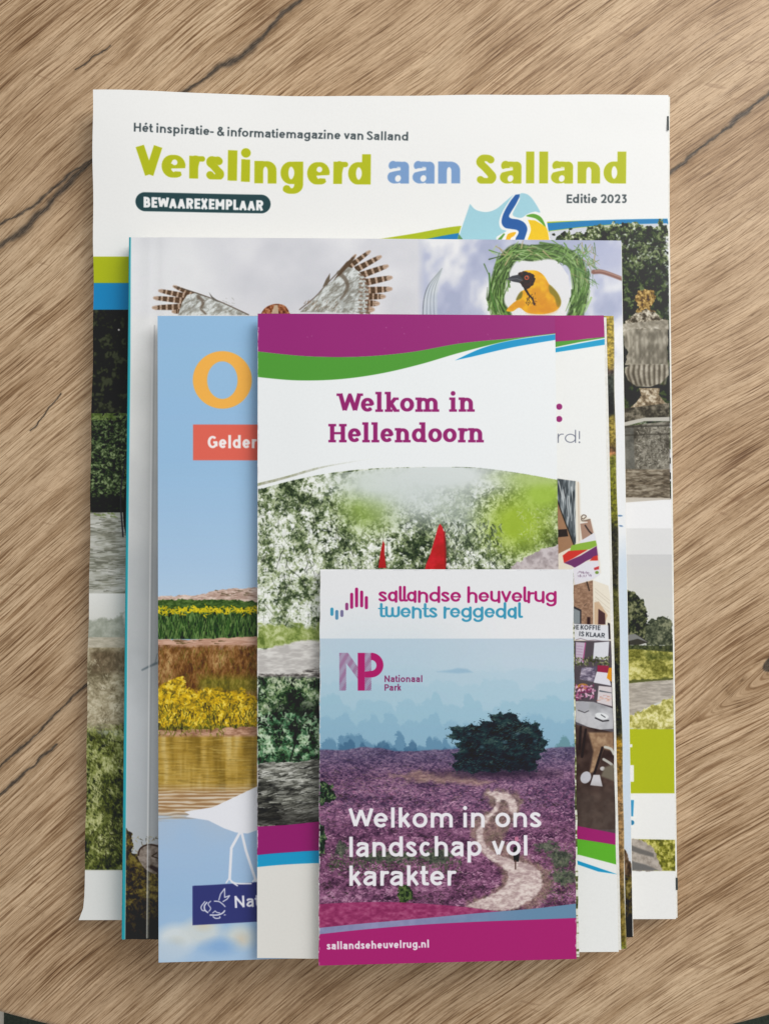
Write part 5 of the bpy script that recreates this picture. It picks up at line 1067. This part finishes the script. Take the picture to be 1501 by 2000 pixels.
# ------------------------------------------------------------- the setting: round oak table top, rug and floor below
def disc(name, cx, cy, r, z1, z0, bev, mat, seg=360):
    bm = bmesh.new(); rings = []
    prof = [(r - bev, z1)] + [(r - bev + bev * math.sin(a), z1 - bev + bev * math.cos(a)) for a in (math.radians(30), math.radians(60), math.radians(90))] + [(r, z0 + bev), (r - bev * .4, z0 + bev * .3), (r - bev, z0)]
    for (R_, z) in prof: rings.append([bm.verts.new(((cx + R_ * math.cos(2 * math.pi * k / seg)) * MM, (cy + R_ * math.sin(2 * math.pi * k / seg)) * MM, z * MM)) for k in range(seg)])
    for a, b in zip(rings, rings[1:]):
        for k in range(seg): bm.faces.new((a[k], b[k], b[(k + 1) % seg], a[(k + 1) % seg])).smooth = True
    bm.faces.new(rings[0]); bm.faces.new(list(reversed(rings[-1])))
    bmesh.ops.recalc_face_normals(bm, faces=bm.faces)
    me = bpy.data.meshes.new(name); bm.to_mesh(me); bm.free(); return me
tb = thing('table', 'round oak wood table with brown grain and dark splits under the pile of brochures', 'table', (0, 0, 0))
link_mesh('tabletop', disc('tabletop', 5, 343, 533.8, 0, -26, 2.2, None), [wood_material()], tb)
tube = bpy.data.meshes.new('pedestal'); bm = bmesh.new()
bmesh.ops.create_cone(bm, cap_ends=True, segments=48, radius1=.05, radius2=.045, depth=.70, matrix=Matrix.Translation((.005, .343, -.376 - .003)))
bmesh.ops.create_cone(bm, cap_ends=True, segments=64, radius1=.30, radius2=.27, depth=.012, matrix=Matrix.Translation((.005, .343, -.734)))
bm.to_mesh(tube); bm.free()
link_mesh('pedestal', tube, [plain_noise_material('black_metal', (26, 26, 27), (34, 34, 36), 80, .45, .05)], tb)
def slab(name, x0, y0, x1, y1, z0, z1, mat, kind=None):
    bm = bmesh.new(); bmesh.ops.create_cube(bm, size=1, matrix=Matrix.Translation(((x0 + x1) / 2, (y0 + y1) / 2, (z0 + z1) / 2)) @ Matrix.Diagonal((x1 - x0, y1 - y0, z1 - z0, 1)))
    me = bpy.data.meshes.new(name); bm.to_mesh(me); bm.free(); o = link_mesh(name, me, [mat])
    return o
fl = slab('floor', -2.4, -2.2, 2.4, 2.6, -.80, -.748, plain_noise_material('pale_floor', (196, 186, 170), (214, 206, 192), 6, .6, .1)); tag(fl, kind='structure')
rg = slab('rug', -.489, -1.3, 1.7, 1.5, -.748 + .0005, -.742, plain_noise_material('green_rug', (38, 46, 40), (62, 70, 58), 300, .95, .8))
tag(rg, 'dark grey green rug on the floor below the table edge', 'rug')

# ------------------------------------------------------------- the brochures
rnd = random.Random(5)
def booklet(name, label, cat, C, z0, z1, front, zf, sheets, page_out, nx=28, ny=40, cover_t=.28, front_name='front_cover', edge=None, page_mat=None, back=True, lean=None):
    """back cover, leaves, front cover; C are the front cover corners on the table plan in mm"""
    cx = sum(p[0] for p in C) / 4; cy = sum(p[1] for p in C) / 4
    root = thing(name, label, cat, (cx * MM, cy * MM, z0 * MM))
    c = [(p[0] - cx, p[1] - cy) for p in C]; H = z1 - z0
    n = sheets; gap = (H - 2 * cover_t) / max(n, 1)
    def grow(c, l, t, r, b): return [(c[0][0] - l, c[0][1] + t), (c[1][0] + r, c[1][1] + t), (c[2][0] + r, c[2][1] - b), (c[3][0] - l, c[3][1] - b)]
    lz = lambda f: (lambda s, t: zf(s, t) * (1.0 if lean is None else lean(f, s, t)))
    if back: sheet('back_cover', root, grow(c, 0, 0, page_out * .35, 0), 0, cover_t, lz(0), [paper, paper], nx // 2, ny // 2)
    for k in range(n):
        f = (k + .5) / max(n, 1)
        o = page_out * (1 - .35 * f) + rnd.uniform(-.12, .12)
        sheet('leaf', root, grow(c, -.5, -.3 + rnd.uniform(-.12, .12), o, -.3 + rnd.uniform(-.12, .12)), cover_t + gap * k, gap * .82, lz(f), [page_mat or paper, paper], nx // 2, ny // 2 if edge is None else ny, edge if lean else None)
    sheet(front_name, root, c, H - cover_t, cover_t, lz(1), [front, paper], nx, ny, edge)
    return root
def sm(a, b, x): t = min(max((x - a) / (b - a), 0), 1); return t * t * (3 - 2 * t)

A1 = print_material(print_magazine(), .50)
A2 = print_material(print_nature_magazine(), .36, .15)
A3 = print_material(print_heath_brochure(), .42)
A4 = print_material(print_blue_brochure(), .46)
A5 = print_material(print_village_leaflet(), .42)
A6 = print_material(print_welcome_leaflet(), .40, .1)
A7 = print_material(print_map_leaflet(), .46)

# A4 regional magazine at the bottom of the pile; its top left corner curls, bottom left corner is dog-eared
def z_mag(s, t):
    curl = 2.6 * (1 - sm(0, .32, s)) * (1 - sm(0, .28, t)) + .7 * math.exp(-((s - .97) / .12) ** 2) * (1 - sm(0, .05, t))
    dip = -.5 * math.exp(-((s - .38) / .2) ** 2) * (1 - sm(0, .10, t))
    return curl + dip + 1.0 * (1 - sm(.03, .17, t))
def edge_mag(s, t):
    dx = dy = 0.0
    if s < .04: dx = -1.7 * math.exp(-((1 - t) / .010) ** 2) + .3 + .12 * math.sin(t * 61) + .1 * math.sin(t * 23 + 1)
    if t < .02: dy = .22 * math.sin(s * 9 + 1) + .08 * math.sin(s * 31)
    return dx, dy
mag = booklet('magazine', 'large white magazine at the bottom of the pile with a lime green and blue title', 'magazine',
        Q['A'], 0.05, 7, A1, z_mag, 16, 1.2, 44, 72, .30, edge=edge_mag, lean=lambda f, s, t: .15 + .85 * f)
# registration ticks printed on the rim of the leaves
tk, tn, tbs = material('dark_ink', .6, .3); tbs.inputs['Base Color'].default_value = lin(58, 66, 66) + (1,)
mc = mag.location / MM
for (x, y, z, w_, h_) in TICKS:
    sheet('edge_mark', mag, [(x - mc.x, y - mc.y), (x + w_ - mc.x, y - mc.y), (x + w_ - mc.x, y - h_ - mc.y), (x - mc.x, y - h_ - mc.y)], z, .05, lambda s, t: 0, [tk, tk], 1, 1)
# nature magazine with birds
z_nat = lambda s, t: .35 * math.exp(-((s - .02) / .02) ** 2) * -1 - .28 * math.exp(-((s - .055) / .006) ** 2) + .15 * math.sin(s * 3 + t * 2)
nat = booklet('magazine', 'nature magazine with owl wings, yellow weaver bird in a green nest ring and teal spine', 'magazine',
        Q['B'], 7.45, Z['B'], A2, z_nat, 14, .25, 110, 40, .30)
# spine of the nature magazine
ncx, ncy = nat.location.x / MM, nat.location.y / MM
teal, _n, tb_ = material('teal_card', .5, .3); tb_.inputs['Base Color'].default_value = lin(44, 158, 172) + (1,)
bc = [(p[0] - ncx, p[1] - ncy) for p in Q['B']]
bm = bmesh.new(); Hn = Z['B'] - 7.45
pts = [(0.0, Hn - .02), (-.35, Hn - .35), (-.5, Hn * .5), (-.35, .35), (0.0, .02), (.3, .35), (.3, Hn - .35)]
r0 = [bm.verts.new(((bc[0][0] + a) * MM, bc[0][1] * MM, z * MM)) for a, z in pts]; r1 = [bm.verts.new(((bc[3][0] + a) * MM, bc[3][1] * MM, z * MM)) for a, z in pts]
for k in range(len(pts)): bm.faces.new((r0[k], r1[k], r1[(k + 1) % len(pts)], r0[(k + 1) % len(pts)]))
bm.faces.new(r0); bm.faces.new(list(reversed(r1))); bmesh.ops.recalc_face_normals(bm, faces=bm.faces)
me = bpy.data.meshes.new('spine'); bm.to_mesh(me); bm.free(); link_mesh('spine', me, [teal], nat)
# heath brochure, almost hidden
wave = lambda s, t: ((.12 * math.sin(t * 40) + .1 * math.sin(t * 17 + 2)) if s > .97 else 0, 0)
booklet('brochure', 'mostly hidden brochure showing a narrow strip of ochre grass and dark shrubs', 'brochure',
        Q['C'], Z['B'] + .45, Z['C'], A3, lambda s, t: 0, 5, .15, 16, 60, .2, edge=wave)
# blue province brochure
z_blue = lambda s, t: .25 * math.sin(t * 5) * s - .25 * math.exp(-((s - .26) / .10) ** 2)
booklet('brochure', 'sky blue brochure with orange letter O, red label and white wading bird', 'brochure',
        Q['blue'], Z['C'] + .35, Z['blue'], A4, z_blue, 5, .1, 36, 40, .2)
def folded(name, label, C, z0, z1, mat, n, zf, out, inner_mat, edge=None, inner_edge=None, nx=24, ny=48):
    """a folded leaflet: stacked panels joined by rounded folds on alternate sides"""
    cx = sum(p[0] for p in C) / 4; cy = sum(p[1] for p in C) / 4
    root = thing(name, label, 'leaflet', (cx * MM, cy * MM, z0 * MM)); c = [(p[0] - cx, p[1] - cy) for p in C]; H = z1 - z0; st = H / n
    for k in range(n):
        top = k == n - 1; o = 0 if top else out * (1 - .35 * k / n)
        cc = c if top else [(c[0][0] + .3, c[0][1] - .25), (c[1][0] + o, c[1][1] - .25 - .2 * (k % 2)), (c[2][0] + o, c[2][1] + .15 * (k % 2)), (c[3][0] + .3, c[3][1] + .3)]
        sheet('front_panel' if top else 'inner_panel', root, cc, st * k + (st - .2 if top else 0), .2, zf, [mat if top else inner_mat, paper], nx, ny, edge if top else inner_edge)
        if k < n - 1:                              # fold joining panel k and k+1 on the left, rounded
            V, Fc = [], []; m_ = 24
            for j in range(m_ + 1):
                t = j / m_; x = c[0][0] * (1 - t) + c[3][0] * t; y = (c[0][1] - .3) * (1 - t) + (c[3][1] + .3) * t; zz = st * k + zf(0, t)
                for q in range(6):
                    a = math.pi * q / 5; V.append(((x + .35 - .33 * math.sin(a)) * MM, y * MM, (zz + .1 + (st if k < n - 2 else 2 * st - .3) * .5 * (1 - math.cos(a))) * MM))
            for j in range(m_):
                for q in range(5): Fc.append((j * 6 + q, j * 6 + q + 1, (j + 1) * 6 + q + 1, (j + 1) * 6 + q))
            me = bpy.data.meshes.new('fold'); me.from_pydata(V, [], Fc); me.update(); link_mesh('fold', me, [paper], root)
    return root
# village leaflet: its inner panel shows as a white rim on the right
folded('leaflet', 'white leaflet with shop street photo and KOFFIE sign, mostly hidden, its right part showing', Q['D'], Z['blue'] + .35, Z['D'], A5, 3,
       lambda s, t: 0.0, 1.3, paper, edge=lambda s, t: ((.10 * math.sin(t * 50) + .08 * math.sin(t * 21)) if s > .97 else 0, 0))
# welcome leaflet: its left part hangs free over the blue brochure
z_wel = lambda s, t: -.9 * (1 - sm(0, .22, s)) * (.35 + .65 * t) + .5 * sm(.55, 1, t) * math.sin(s * 3.1) - .3 * sm(.6, 1, t)
folded('leaflet', 'white leaflet titled Welkom in Hellendoorn with magenta and green waves and red pointed hats', Q['H'], Z['D'] + .95, Z['H'], A6, 3, z_wel, -.15, paper)
# map leaflet on top: the folded map shows at the right as a worn speckled rim
mapart = Art('print_map_inner', (0, 0), (40, 0), (40, 800), (0, 800), 1.0, (226, 226, 216))
mapart.area(0, 0, 40, 800, leafy([(0, (50, 56, 30)), (.42, (110, 116, 70)), (.56, (222, 222, 208)), (1, (236, 236, 228))], 6, 301, 3, sy=11, big=40, bigw=.3))
mapart.area(0, 130, 40, 420, leafy([(0, (36, 44, 26)), (.5, (122, 128, 62)), (.66, (214, 212, 150)), (1, (232, 230, 200))], 5, 302, 3, sy=14), a=.8, soft=30)
A8 = print_material(mapart, .55)
folded('leaflet', 'small leaflet on top with purple heath, lone pine and magenta foot band', Q['S'], Z['H'] + .4, Z['S'], A7, 5,
       lambda s, t: .25 * math.sin(s * 3.14) * math.sin(t * 3.14) + .3 * (1 - sm(0, .04, t)) * sm(.9, 1, s), .55, A8,
       edge=lambda s, t: ((.08 * math.sin(t * 70) + .06 * math.sin(t * 29)) if s < .03 or s > .97 else 0, 0),
       inner_edge=lambda s, t: ((.75 * t - .1 + .10 * math.sin(t * 90) + .09 * math.sin(t * 41)) if s > .97 else 0, 0))
